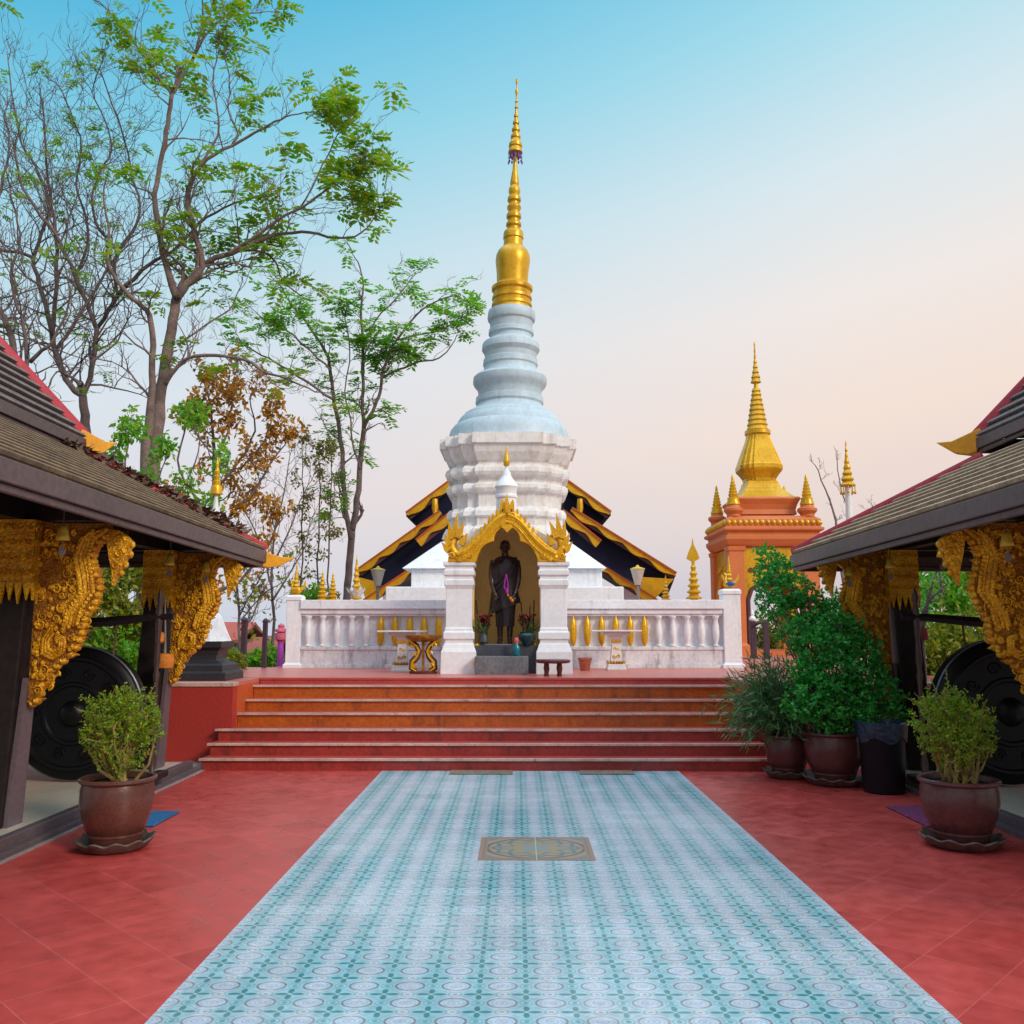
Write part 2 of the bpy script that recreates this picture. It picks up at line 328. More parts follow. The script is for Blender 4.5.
def tiles_mat():                        # red clay tiles laid at 45 degrees
    m = bpy.data.materials.new('red_floor_tiles'); m.use_nodes = True; t = m.node_tree; L = t.links; b = t.nodes['Principled BSDF']
    tc = N(t, 'ShaderNodeTexCoord'); mp = N(t, 'ShaderNodeMapping'); mp.inputs['Rotation'].default_value = (0, 0, R(-45.8)); s = 1 / .385
    mp.inputs['Scale'].default_value = (s, s, s); mp.inputs['Location'].default_value = (.28, .1, 0)
    L.new(tc.outputs['Object'], mp.inputs[0])
    br = N(t, 'ShaderNodeTexBrick'); br.offset = 0; br.squash = 1
    for k, v in (('Scale', 1), ('Mortar Size', .008), ('Mortar Smooth', .4), ('Brick Width', 1), ('Row Height', 1), ('Bias', 0)): br.inputs[k].default_value = v
    br.inputs['Color1'].default_value = (.52, .068, .060, 1); br.inputs['Color2'].default_value = (.42, .046, .040, 1); br.inputs['Mortar'].default_value = (.54, .115, .095, 1)
    L.new(mp.outputs[0], br.inputs['Vector'])
    n1 = N(t, 'ShaderNodeTexNoise'); n1.inputs['Scale'].default_value = .9; n1.inputs['Detail'].default_value = 7; L.new(tc.outputs['Object'], n1.inputs['Vector'])
    n2 = N(t, 'ShaderNodeTexNoise'); n2.inputs['Scale'].default_value = 7; n2.inputs['Detail'].default_value = 7; L.new(tc.outputs['Object'], n2.inputs['Vector'])
    ad = N(t, 'ShaderNodeMath', operation='MULTIPLY_ADD'); ad.inputs[1].default_value = .6; L.new(n1.outputs[0], ad.inputs[0]); L.new(n2.outputs[0], ad.inputs[2])
    r = N(t, 'ShaderNodeMapRange'); r.inputs[1].default_value = .55; r.inputs[2].default_value = 1.05; r.inputs[3].default_value = .84; r.inputs[4].default_value = 1.18
    L.new(ad.outputs[0], r.inputs[0])
    hv = N(t, 'ShaderNodeHueSaturation'); L.new(br.outputs[0], hv.inputs['Color']); L.new(r.outputs[0], hv.inputs['Value']); n5 = N(t, 'ShaderNodeTexNoise'); n5.inputs['Scale'].default_value = 1.3; n5.inputs['Detail'].default_value = 5; n5.inputs['Roughness'].default_value = .6; L.new(tc.outputs['Object'], n5.inputs['Vector'])
    r5 = N(t, 'ShaderNodeMapRange'); r5.inputs[1].default_value = .60; r5.inputs[2].default_value = .74; r5.inputs[4].default_value = .22; L.new(n5.outputs[0], r5.inputs[0])
    m5 = N(t, 'ShaderNodeMix', data_type='RGBA'); m5.inputs['B'].default_value = (.16, .022, .02, 1); L.new(r5.outputs[0], m5.inputs['Factor']); L.new(hv.outputs[0], m5.inputs['A'])
    L.new(m5.outputs['Result'], b.inputs['Base Color'])
    r2 = N(t, 'ShaderNodeMapRange'); r2.inputs[1].default_value = .5; r2.inputs[2].default_value = 1.1; r2.inputs[3].default_value = .22; r2.inputs[4].default_value = .46
    L.new(ad.outputs[0], r2.inputs[0]); L.new(r2.outputs[0], b.inputs['Roughness'])
    bp = N(t, 'ShaderNodeBump'); bp.inputs['Strength'].default_value = .25; bp.inputs['Distance'].default_value = .004; L.new(n2.outputs[0], bp.inputs['Height']); L.new(bp.outputs[0], b.inputs['Normal'])
    return m
M['tiles'] = tiles_mat()

class E:                                # small expression helper for math nodes
    def __init__(s, t): s.t = t
    def op(s, o, a, b=None, c=None):
        n = s.t.nodes.new('ShaderNodeMath'); n.operation = o
        for i, q in enumerate((a, b, c)):
            if q is None: continue
            if isinstance(q, (int, float)): n.inputs[i].default_value = q
            else: s.t.links.new(q, n.inputs[i])
        return n.outputs[0]
    def band(s, d, lo, hi, e=.02):      # 1 inside lo..hi
        n = s.t.nodes.new('ShaderNodeMapRange'); n.inputs[1].default_value = lo - e; n.inputs[2].default_value = lo + e; s.t.links.new(d, n.inputs[0])
        m = s.t.nodes.new('ShaderNodeMapRange'); m.inputs[1].default_value = hi - e; m.inputs[2].default_value = hi + e; m.inputs[3].default_value = 1; m.inputs[4].default_value = 0; s.t.links.new(d, m.inputs[0])
        return s.op('MULTIPLY', n.outputs[0], m.outputs[0])
    def mix(s, f, a, b):
        n = s.t.nodes.new('ShaderNodeMix'); n.data_type = 'RGBA'
        for k, q in (('Factor', f), ('A', a), ('B', b)):
            if isinstance(q, tuple): n.inputs[k].default_value = (*q, 1)
            elif isinstance(q, (int, float)): n.inputs[k].default_value = q
            else: s.t.links.new(q, n.inputs[k])
        return n.outputs['Result']

def carpet_mat():                       # pale glazed tiles printed with rings and green four-petal flowers
    m = bpy.data.materials.new('patterned_tiles'); m.use_nodes = True; t = m.node_tree; L = t.links; b = t.nodes['Principled BSDF']; e = E(t)
    tc = N(t, 'ShaderNodeTexCoord'); sx = N(t, 'ShaderNodeSeparateXYZ'); L.new(tc.outputs['Object'], sx.inputs[0])
    px, py = .2138, .1875
    X = e.op('DIVIDE', e.op('SUBTRACT', sx.outputs[0], .04 - px / 2), px); Y = e.op('DIVIDE', e.op('SUBTRACT', sx.outputs[1], 4.12 - py / 2), py)
    u = e.op('SUBTRACT', e.op('FRACT', X), .5); v = e.op('SUBTRACT', e.op('FRACT', Y), .5)      # flower at the centre of a cell
    au = e.op('ABSOLUTE', u); av = e.op('ABSOLUTE', v)
    r = e.op('SQRT', e.op('ADD', e.op('MULTIPLY', u, u), e.op('MULTIPLY', v, v)))
    cu = e.op('SUBTRACT', .5, au); cv = e.op('SUBTRACT', .5, av)                                # ring round the corner of a cell
    rc = e.op('SQRT', e.op('ADD', e.op('MULTIPLY', cu, cu), e.op('MULTIPLY', e.op('MULTIPLY', cv, cv), 1.35)))
    n1 = N(t, 'ShaderNodeTexNoise'); n1.inputs['Scale'].default_value = .7; n1.inputs['Detail'].default_value = 4; L.new(tc.outputs['Object'], n1.inputs['Vector'])
    wear = N(t, 'ShaderNodeMapRange'); wear.inputs[1].default_value = .40; wear.inputs[2].default_value = .62; L.new(n1.outputs[0], wear.inputs[0]); wear = wear.outputs[0]
    n2 = N(t, 'ShaderNodeTexNoise'); n2.inputs['Scale'].default_value = 26; n2.inputs['Detail'].default_value = 5; L.new(tc.outputs['Object'], n2.inputs['Vector'])
    wn = N(t, 'ShaderNodeTexWhiteNoise', noise_dimensions='2D'); cb = N(t, 'ShaderNodeCombineXYZ'); L.new(e.op('FLOOR', e.op('ADD', X, .5)), cb.inputs[0]); L.new(e.op('FLOOR', e.op('ADD', Y, .5)), cb.inputs[1]); L.new(cb.outputs[0], wn.inputs[0])
    base = e.mix(wear, (.36, .45, .52), (.54, .56, .60))
    keep = e.op('SUBTRACT', 1, e.op('MULTIPLY', wear, .5))
    c = e.mix(e.op('MULTIPLY', e.band(au, -1, .30, .10), e.op('MULTIPLY', keep, .62)), base, (.14, .42, .47))      # teal bands down the flower columns
    c = e.mix(e.op('MULTIPLY', e.band(e.op('ABSOLUTE', cu), -1, .13, .05), .45), c, (.56, .58, .62))
    c = e.mix(e.op('MULTIPLY', e.band(rc, -1, .27, .02), .35), c, (.50, .55, .62))
    c = e.mix(e.op('MULTIPLY', e.band(rc, .28, .325, .010), e.op('MULTIPLY', keep, .9)), c, (.15, .055, .08))
    c = e.mix(e.op('MULTIPLY', e.band(rc, .205, .225, .008), .55), c, (.16, .36, .56))
    c = e.mix(e.op('MULTIPLY', e.band(rc, .10, .13, .010), .7), c, (.14, .26, .52))
    c = e.mix(e.op('MULTIPLY', e.band(rc, -1, .05, .010), .8), c, (.10, .30, .46))
    d2 = e.op('SQRT', e.op('ADD', e.op('MULTIPLY', cu, cu), e.op('MULTIPLY', v, v)))
    d3 = e.op('SQRT', e.op('ADD', e.op('MULTIPLY', cv, cv), e.op('MULTIPLY', u, u)))
    c = e.mix(e.op('MULTIPLY', e.band(d2, .125, .15, .008), .75), c, (.03, .30, .34))
    c = e.mix(e.op('MULTIPLY', e.band(d2, -1, .045, .008), .7), c, (.20, .10, .14))
    c = e.mix(e.op('MULTIPLY', e.band(d3, .115, .14, .008), .8), c, (.05, .30, .34))
    c = e.mix(e.op('MULTIPLY', e.band(d3, -1, .06, .010), .85), c, (.01, .24, .26))
    dg = e.op('ABSOLUTE', e.op('SUBTRACT', e.op('ADD', au, av), .42))
    c = e.mix(e.op('MULTIPLY', e.band(dg, -1, .012, .006), .6), c, (.05, .34, .40))
    lob = e.op('SUBTRACT', r, e.op('MULTIPLY', .31, e.op('POWER', e.op('ABSOLUTE', e.op('COSINE', e.op('MULTIPLY', 2, e.op('ARCTAN2', v, u)))), 2.0)))
    pet = e.op('MULTIPLY', e.band(lob, -1, .0, .02), e.band(r, .04, 1, .01))
    c = e.mix(e.op('MULTIPLY', pet, e.op('SUBTRACT', 1, e.op('MULTIPLY', wear, .4))), c, (.004, .17, .18))
    c = e.mix(e.band(r, -1, .035, .01), c, (.55, .60, .55))
    stem = e.op('MULTIPLY', e.band(av, -1, .012, .006), e.band(au, -1, .34, .03))
    c = e.mix(e.op('MULTIPLY', stem, .45), c, (.01, .22, .24))
    gr = e.op('MAXIMUM', e.band(e.op('ABSOLUTE', cu), -1, .012, .005), e.band(e.op('ABSOLUTE', cv), -1, .010, .005))
    c = e.mix(e.op('MULTIPLY', gr, .6), c, (.50, .50, .50))
    tv = N(t, 'ShaderNodeHueSaturation'); L.new(c, tv.inputs['Color']); L.new(e.op('MULTIPLY_ADD', wn.outputs[0], .16, .92), tv.inputs['Value']); c = tv.outputs[0]
    n6 = N(t, 'ShaderNodeTexNoise'); n6.inputs['Scale'].default_value = 2.2; n6.inputs['Detail'].default_value = 10; n6.inputs['Roughness'].default_value = .75; L.new(tc.outputs['Object'], n6.inputs['Vector'])
    r6 = N(t, 'ShaderNodeMapRange'); r6.inputs[1].default_value = .58; r6.inputs[2].default_value = .78; r6.inputs[4].default_value = .45; L.new(n6.outputs[0], r6.inputs[0])
    c = e.mix(r6.outputs[0], c, (.30, .27, .25))
    sc = N(t, 'ShaderNodeMapRange'); sc.inputs[1].default_value = .3; sc.inputs[2].default_value = .7; sc.inputs[3].default_value = .84; sc.inputs[4].default_value = 1.12; L.new(n2.outputs[0], sc.inputs[0])
    hv = N(t, 'ShaderNodeHueSaturation'); L.new(c, hv.inputs['Color']); L.new(sc.outputs[0], hv.inputs['Value'])
    L.new(hv.outputs[0], b.inputs['Base Color'])
    rr = N(t, 'ShaderNodeMapRange'); rr.inputs[3].default_value = .20; rr.inputs[4].default_value = .40; L.new(n1.outputs[0], rr.inputs[0]); L.new(rr.outputs[0], b.inputs['Roughness'])
    return m
M['carpet'] = carpet_mat()
def medallion_mat():
    m = bpy.data.materials.new('medallion_tiles'); m.use_nodes = True; t = m.node_tree; L = t.links; b = t.nodes['Principled BSDF']; e = E(t)
    tc = N(t, 'ShaderNodeTexCoord'); sx = N(t, 'ShaderNodeSeparateXYZ'); L.new(tc.outputs['Object'], sx.inputs[0])
    u = e.op('DIVIDE', sx.outputs[0], .42); v = e.op('DIVIDE', sx.outputs[1], .35)
    au = e.op('ABSOLUTE', u); av = e.op('ABSOLUTE', v)
    r = e.op('SQRT', e.op('ADD', e.op('MULTIPLY', u, u), e.op('MULTIPLY', v, v))); th = e.op('ARCTAN2', v, u)
    mm = e.op('MAXIMUM', au, av)
    n = N(t, 'ShaderNodeTexNoise'); n.inputs['Scale'].default_value = 30; L.new(tc.outputs['Object'], n.inputs['Vector'])
    c = e.mix(n.outputs[0], (.36, .26, .17), (.26, .22, .20))
    star = e.op('SUBTRACT', r, e.op('MULTIPLY', .10, e.op('COSINE', e.op('MULTIPLY', th, 8))))
    c = e.mix(e.band(star, -1, .42, .03), c, (.36, .24, .08)); c = e.mix(e.band(star, -1, .28, .03), c, (.20, .26, .28)); c = e.mix(e.band(star, .50, .58, .02), c, (.10, .20, .22))
    d = e.op('SUBTRACT', r, e.op('MULTIPLY', .05, e.op('COSINE', e.op('MULTIPLY', th, 12))))
    c = e.mix(e.op('MULTIPLY', e.band(d, .68, .76, .02), .8), c, (.04, .16, .16)); c = e.mix(e.band(r, .84, .90, .015), c, (.14, .08, .05))
    c = e.mix(e.op('MULTIPLY', e.band(r, 1.05, 1.2, .03), .7), c, (.06, .18, .20))
    c = e.mix(e.band(mm, .86, 2, .01), c, (.30, .18, .13)); c = e.mix(e.band(mm, .90, .93, .01), c, (.16, .16, .14))
    c = e.mix(e.band(au, -1, .008, .004), c, (.5, .46, .3))
    L.new(c, b.inputs['Base Color']); b.inputs['Roughness'].default_value = .4
    return m

# ------------------------------------------------------------------ setting: ground, plaza, stairs, terrace
TZ = .96; YW = 11.35
def terrain():
    mb = MB(); n = 90
    def h(x, y):
        d = max(abs(x) - 13, y - 30, -y - 12, 0)
        if y > 15.8 and x < -4.2: d = max(d, min(y - 15.8, 40), 0)
        t = min(d / 120, 1)
        return -.06 - 26 * (t * t * (3 - 2 * t)) - (.9 * min(d / 10, 1)) + (mnoise.noise((x * .05, y * .05, 0)) * min(d / 20, 1) * 1.2)
    co = [-(abs(i) / 45) ** 2.6 * 3000 if i < 0 else (abs(i) / 45) ** 2.6 * 3000 for i in range(-45, 46)]
    vs_ = [(x, y + 12, h(x, y + 12)) for y in co for x in co]; k = len(co)
    fs = [(j * k + i, j * k + i + 1, (j + 1) * k + i + 1, (j + 1) * k + i) for j in range(k - 1) for i in range(k - 1)]
    return tag(mb.add(vs_, fs).build('ground', M['earth'], smooth=True), kind='structure')
terrain()
tag(MB().bx(-9, 9.5, -10, 11.36, -.3, 0).build('plaza_floor', M['tiles']), kind='structure')
tag(MB().bx(-1.56, 1.86, -3, 10.68, -.02, .004).build('tile_path', M['carpet']), kind='structure')
ccx, ccy = .14, 7.01
o = MB().bx(-.42, .42, -.35, .35, -.002, .004).build('tile_medallion', medallion_mat()); o.location = (ccx, ccy, .004); tag(o, kind='structure')

hs = [0, .137, .275, .414, .575, .718, .880, TZ]
ys = [10.68, 10.95, 11.22, 11.55, 11.88, 12.2, 12.5]
st = thing('stairs', (0, 10.68, 0), None, None); st['kind'] = 'structure'
for i in range(7):
    z0, z1, y0 = hs[i], hs[i + 1], ys[i]
    y1 = 12.6
    xl, xr = (-3.66, 2.93) if i < 3 else (-3.527, 2.897)
    MB().bx(xl, xr, y0 + .03, y1, z0 - .02, z1 - .03).build('riser', M['riserR'] if i < 3 else (M['riserO'] if i < 6 else M['tread']), st, bevel=.006)
    MB().bx(xl - (.02 if i < 3 else 0), xr + (.02 if i < 3 else 0), y0 + .02, y1 - .004, z1 - .03, z1 - .004 if i < 6 else z1 - .006).build('tread', M['tread'], st)
    if i < 6:
        mb = MB(); K = 40; xa, xb = xl - (.03 if i < 3 else 0), xr + (.03 if i < 3 else 0)
        for k in range(K):              # worn front edge, not quite straight
            q = lambda s_: xa + (xb - xa) * s_ / K
            j = lambda s_: .004 * mnoise.noise((s_ * .7, i * 9.1, 0))
            x0, x1 = q(k), q(k + 1)
            mb.hexa([(x0, y0 + j(k), z1 - .025), (x1, y0 + j(k + 1), z1 - .025), (x1, y0 + .055, z1 - .025), (x0, y0 + .055, z1 - .025)],
                    [(x0, y0 + j(k), z1 + j(k + 3)), (x1, y0 + j(k + 1), z1 + j(k + 4)), (x1, y0 + .055, z1), (x0, y0 + .055, z1)])
        mb.build('nosing', M['nosing'], st)
tw = MB(); tw.bx(-4.2, 9.5, 12.56, 28, -.4, TZ); tw.bx(-9, -4.2, 12.0, 15.8, -.4, TZ - .002); tw.bx(-4.2, -3.54, YW + .18, 12.52, -.4, TZ - .003); tw.bx(2.91, 9.5, YW + .18, 12.52, -.4, TZ - .003)
tw.bx(-9, -4.2, YW + .18, 12.0, -.4, TZ - .003)
tag(tw.build('terrace', M['pink']), kind='structure')
for s_, x0, x1, lab in ((0, -9, -3.53, 'dark red plastered retaining wall left of the stairs, below the small white stupa'), (1, 2.90, 9.5, 'dark red plastered retaining wall right of the stairs, behind the potted plants')):
    t_ = thing('retaining_wall', ((x0 + x1) / 2, YW, 0), lab, 'wall')
    MB().bx(x0, x1, YW, YW + .18, -.1, TZ - .045).build('wall_face', M['red'], t_)
    if s_ == 0: MB().bx(x1 - .16, x1, YW + .18, 12.5, .1, TZ - .045).build('wall_face', M['orangered'], t_)  # side faces coloured orange for light from the right; the wall is red
    else: MB().bx(x0, x0 + .16, YW + .18, 12.5, .1, TZ - .045).build('wall_face', M['orangered'], t_)
    MB().bx(x0, x1 + (.012 if s_ == 0 else 0), YW - .015, YW + .2, TZ - .045, TZ + .004).build('coping', M['nosing'], t_, bevel=.006)
# strips of pavement between plaza tiles and pavilion floors
mb = MB(); mb.bx(-3.75, -3.62, -2, 10.55, -.02, .006); mb.bx(-4.4, -3.62, 10.55, 11.36, -.02, .008); tag(mb.build('kerb_strip', M['concrete']), kind='structure')
mb = MB(); mb.bx(4.0, 4.06, -2, 11.3, -.02, .006); tag(mb.build('pavement_strip', M['concrete']), kind='structure')

# ------------------------------------------------------------------ the great chedi
CY = 19.5
def axis_x(py): return 517 - (py - 80) * 12 / 520
def prof(rows, Y):                      # rows of (pixel y, half width in pixels) to (radius, z) in metres
    r = []
    for y, hw in rows:
        a = P(512 - hw, y, Y); b = P(512 + hw, y, Y); r.append(((b.x - a.x) / 2, a.z))
    r.sort(key=lambda q: 0)
    return [(max(q[0], .004), q[1]) for q in reversed(r)]
zb, zt = P(505, 600, CY).z, P(517, 80, CY).z; xb, xt = P(505, 600, CY).x, P(517, 80, CY).x
def ax(z): return (xb + (z - zb) / (zt - zb) * (xt - xb), 0)
def redent():
    q = [(1, 0), (1, .5), (.9, .5), (.9, .70), (.76, .70), (.76, .76), (.70, .76), (.70, .9), (.5, .9), (.5, 1)]
    full = []
    for k in range(4):
        c, s = round(math.cos(k * math.pi / 2)), round(math.sin(k * math.pi / 2))
        full += [(x * c - y * s, x * s + y * c) for x, y in q]
    return full
RD = redent(); SQ = [(1, -1), (1, 1), (-1, 1), (-1, -1)]
che = thing('chedi', (ax(TZ)[0], CY, TZ), 'tall white bell-shaped stupa with a slender gold spire behind the shrine', 'stupa')
mb = MB()
for hw, y0, y1 in ((118, 670, 587), (97, 587, 568)):
    w_ = P(512 + hw, 590, 17.4).x - P(512, 590, 17.4).x; za, zb_ = (TZ if y0 == 670 else P(512, y0, 17.4).z), P(512, y1, 17.4).z
    c_ = ax(za)[0] + .05; mb.bx(c_ - w_, c_ + w_, CY - w_, CY + w_, za - .0, zb_)
z5 = P(512, 568, 17.4).z; z6 = P(512, 540, 17.9).z
mb.lathe([(2.0, z5), (1.30, z6)], c=(0, CY, 0), plan=SQ, axis=ax)
mb.build('base', M['white'], che, bevel=.02)
low = prof([(446, 66), (455.5, 66), (456, 63.5), (463, 61.5), (470, 57), (471.5, 54.5), (474, 54.5), (475, 57.5), (477.5, 59.8), (481, 60.3), (484, 58.8), (485.5, 55), (487, 53), (490, 53), (491, 56), (493, 58.6), (496.5, 59), (499, 57.6), (500, 54.5), (501.5, 53.2), (513.5, 52.6), (514.5, 55.5), (518, 57.8), (522, 58), (523.5, 54.5), (531, 54.5), (532.5, 58), (536, 60), (542, 62)], CY)
MB().lathe([(r * 1.0, z) for r, z in low], c=(0, CY, 0), plan=RD, axis=ax).build('drum', M['drum'], che)
bell = [(311.8, 23), (314, 23.6), (319, 24), (321.5, 23.2), (323, 21.4), (330, 21), (331, 22.3), (335, 22.6), (336.5, 20.8), (340, 21.2), (342.5, 25), (344, 27.6), (346, 28.6), (351, 28.8), (353, 27.5), (355, 26), (360, 25.6), (361, 27), (366, 27.4), (367.5, 26.2), (370, 26.4), (375, 29), (376.5, 34), (379, 36.6), (384, 37), (387, 35.6), (390, 32.8), (393, 31.6), (398, 31.4), (399, 33.6), (404, 34), (406, 32.6), (409, 34), (412, 38), (414, 42), (416, 45), (418, 46), (419.5, 48.5), (424, 51.5), (427, 52.6), (428.5, 55), (433, 58.4), (438, 59.8), (446.2, 60.2)]
MB().lathe(prof(bell, CY), 64, c=(0, CY, 0), axis=ax).build('bell', M['skylitwhite'], che, smooth=True, ang=30)
gs = [(163, 2), (170, 2.4), (182, 4.4), (184, 4.6), (186, 4), (189, 5.6), (192, 6), (194, 5.2), (196, 5), (198, 6.6), (201, 6.8), (203, 5.4), (205, 5.4), (207, 7), (209, 7), (211, 5.8), (213, 5.8), (215, 7.4), (218, 7.4), (220, 6), (222, 6), (224, 7.7), (226, 7.7), (228, 6.4), (230, 6.4), (232, 9.3), (234, 10), (239, 10.2), (240, 9.4), (247, 9.8), (249, 12.5), (252, 15), (256, 16.8), (261, 17.3), (266, 16.8), (272, 16), (284, 15.4), (286, 17.5), (288, 20.6), (291, 20.4), (293, 18.6), (296, 18.4), (297.5, 19.8), (300, 20), (301, 18.8), (303.5, 18.6), (304.5, 20), (307, 20.2), (308, 19), (312, 20)]
MB().lathe(prof(gs, CY), 48, c=(0, CY, 0), axis=ax).build('spire', M['goldsm'], che, smooth=True, ang=30)
fin = [(78, .3), (80, 1.3), (83, 1.2), (85, .6), (89, .6), (90, 1.5), (93, 1.6), (95, .8), (101, .8), (102, 1.7), (103, .9), (107, 1), (108, 2), (109, 1.1), (114, 1.2), (115, 2.4), (117, 2.3), (118, 1.6), (121, 1.8), (122, 3.2), (124, 3.2), (125, 2.2), (128, 2.5), (129, 4.1), (131, 4.1), (132, 3), (135, 3.4), (136, 5), (138, 5), (139, 4.2), (143, 5.6), (144, 6.6), (147, 6.8), (148, 6), (151, 7), (153, 7.2), (154, 3.2), (164, 1.8)]
ft = MB().lathe(prof(fin, CY), 20, c=(0, CY, 0), axis=ax).build('parasol_finial', M['goldsm'], che, smooth=True, ang=30)
mb = MB()
for k in range(12):
    a = k * math.pi / 6; z = P(512, 154, CY).z; cx = ax(z)[0]; r_ = .155
    p = Vector((cx + r_ * math.cos(a), CY + r_ * math.sin(a), z)); l_ = .10 + .09 * (k % 3 == 0)
    mb.tube([p, p - Vector((0, 0, l_))], .006, 4); mb.ell(p - Vector((0, 0, l_ + .03)), (.02, .02, .04), 6, 5)
for k in range(8):
    a = k * math.pi / 4; mb.ell((cx + .10 * math.cos(a), CY + .10 * math.sin(a), z - .05), (.03, .03, .06), 6, 5)
mb.build('tassels', M['purple'], ft)

# ------------------------------------------------------------------ ornament helpers
def spiral(mb, M_, u, w_, r, turns, thick, t, flip=1, a0=0, n=16, seg=5):
    pts = []; rad = []
    for i in range(n):
        s = i / (n - 1); rr = r * (1 - s * .9); a = a0 + flip * turns * 2 * math.pi * s
        pts.append(M_(u + rr * math.cos(a), w_ + rr * math.sin(a), t)); rad.append(thick * (1 - .45 * s))
    mb.tube(pts, rad, seg)
def fin(mb, M_, u, w_, L, W, t0, t1, lean=0.):
    mb.prism([(u + o_ * W + lean * s * L, w_ + s * L) for s, o_ in ((0, -.5), (.62, -.52), (.80, -.40), (.93, -.12), (1, .12), (.86, .40), (.66, .52), (0, .5))], M_, t0, t1)
def flame(mb, M_, u, w_, du, dw, L, W, t0, t1, bend=.25):
    l = math.hypot(du, dw); du, dw = du / l, dw / l; nu, nw = -dw, du
    pts = []
    for s, o_ in ((0, -.5), (.3, -.55), (.6, -.25), (1, 0), (.65, .32), (.35, .52), (0, .5)):
        b = bend * L * s * s
        pts.append((u + du * L * s + nu * (o_ * W + b), w_ + dw * L * s + nw * (o_ * W + b)))
    mb.prism(pts, M_, t0, t1)

# ------------------------------------------------------------------ shrine niche
SY = 13.6
def SP(x, y): q = P(x, y, SY); return q.x, q.z
sh = thing('shrine', (SP(506, 600)[0], SY, TZ), 'white arched shrine with gold flame gable in front of the stupa', 'shrine')
def pillar(xa, xb, side):
    a, _ = SP(xa, 600); b, _ = SP(xb, 600); c = (a + b) / 2; hw = (b - a) / 2
    prs = [(1.36, 672), (1.34, 652), (1.22, 648), (1.14, 644.5), (1.06, 643), (1.06, 640), (1.17, 639), (1.17, 632.5), (1.06, 631), (1.06, 629), (1.0, 627), (1.0, 589), (1.08, 586.5), (1.14, 585), (1.14, 580), (1.05, 579), (1.05, 576.5), (1.18, 575), (1.18, 570.5), (1.08, 569), (1.08, 567), (1.22, 565.5), (1.22, 561.5)]
    pr = [(hw * k, SP(512, y)[1]) for k, y in prs]; pr[0] = (pr[0][0], TZ - .01)
    MB().lathe(pr, c=(c, SY + hw + .0, 0), plan=SQ).build('pillar', M['white'], sh, bevel=.008)
    return c, hw
cl, hwl = pillar(446, 472, -1); cr, hwr = pillar(540.5, 567, 1)
hw = (hwl + hwr) / 2; z_sp = SP(512, 562)[1]; z_ap = SP(512, 520)[1]; cx = (cl + cr) / 2
iL, iR = cl + hw, cr - hw
yf, yb = SY + .05, SY + 1.0
b_ = MB(); b_.bx(cl - hw * .9, cl + hw * 1.02, SY + .4, yb + .25, TZ - .01, z_sp); b_.bx(cr - hw * 1.02, cr + hw * .9, SY + .4, yb + .25, TZ - .01, z_sp)
rp = [(cl - hw * .9, z_sp + .002), (cr + hw * .9, z_sp + .002), (cr + hw * .6, z_sp + .30), (cx, z_ap + .14), (cl - hw * .6, z_sp + .30)]
inn = []
for i in range(13):
    a = math.pi * (1 - i / 12); inn.append((cx + (iR - iL) / 2 * math.cos(a) * 1.02, z_sp + .56 * math.sin(a) ** .8))
MXZ = lambda u, w_, t: (u, t, w_)
ring = [rp[0]] + inn + [rp[1]] + rp[2:]
b_.prism(ring, MXZ, SY + .22, yb + .25)
recalc(b_.build('body', M['white'], sh))
n_ = MB(); n_.bx(iL - .02, iR + .02, yb, yb + .04, TZ + .0, z_sp + .62)
n_.bx(iL - .012, iL + .008, SY + .30, yb, TZ, z_sp + .01); n_.bx(iR - .008, iR + .012, SY + .30, yb, TZ, z_sp + .01)
n_.build('niche_lining', M['niche'], sh)
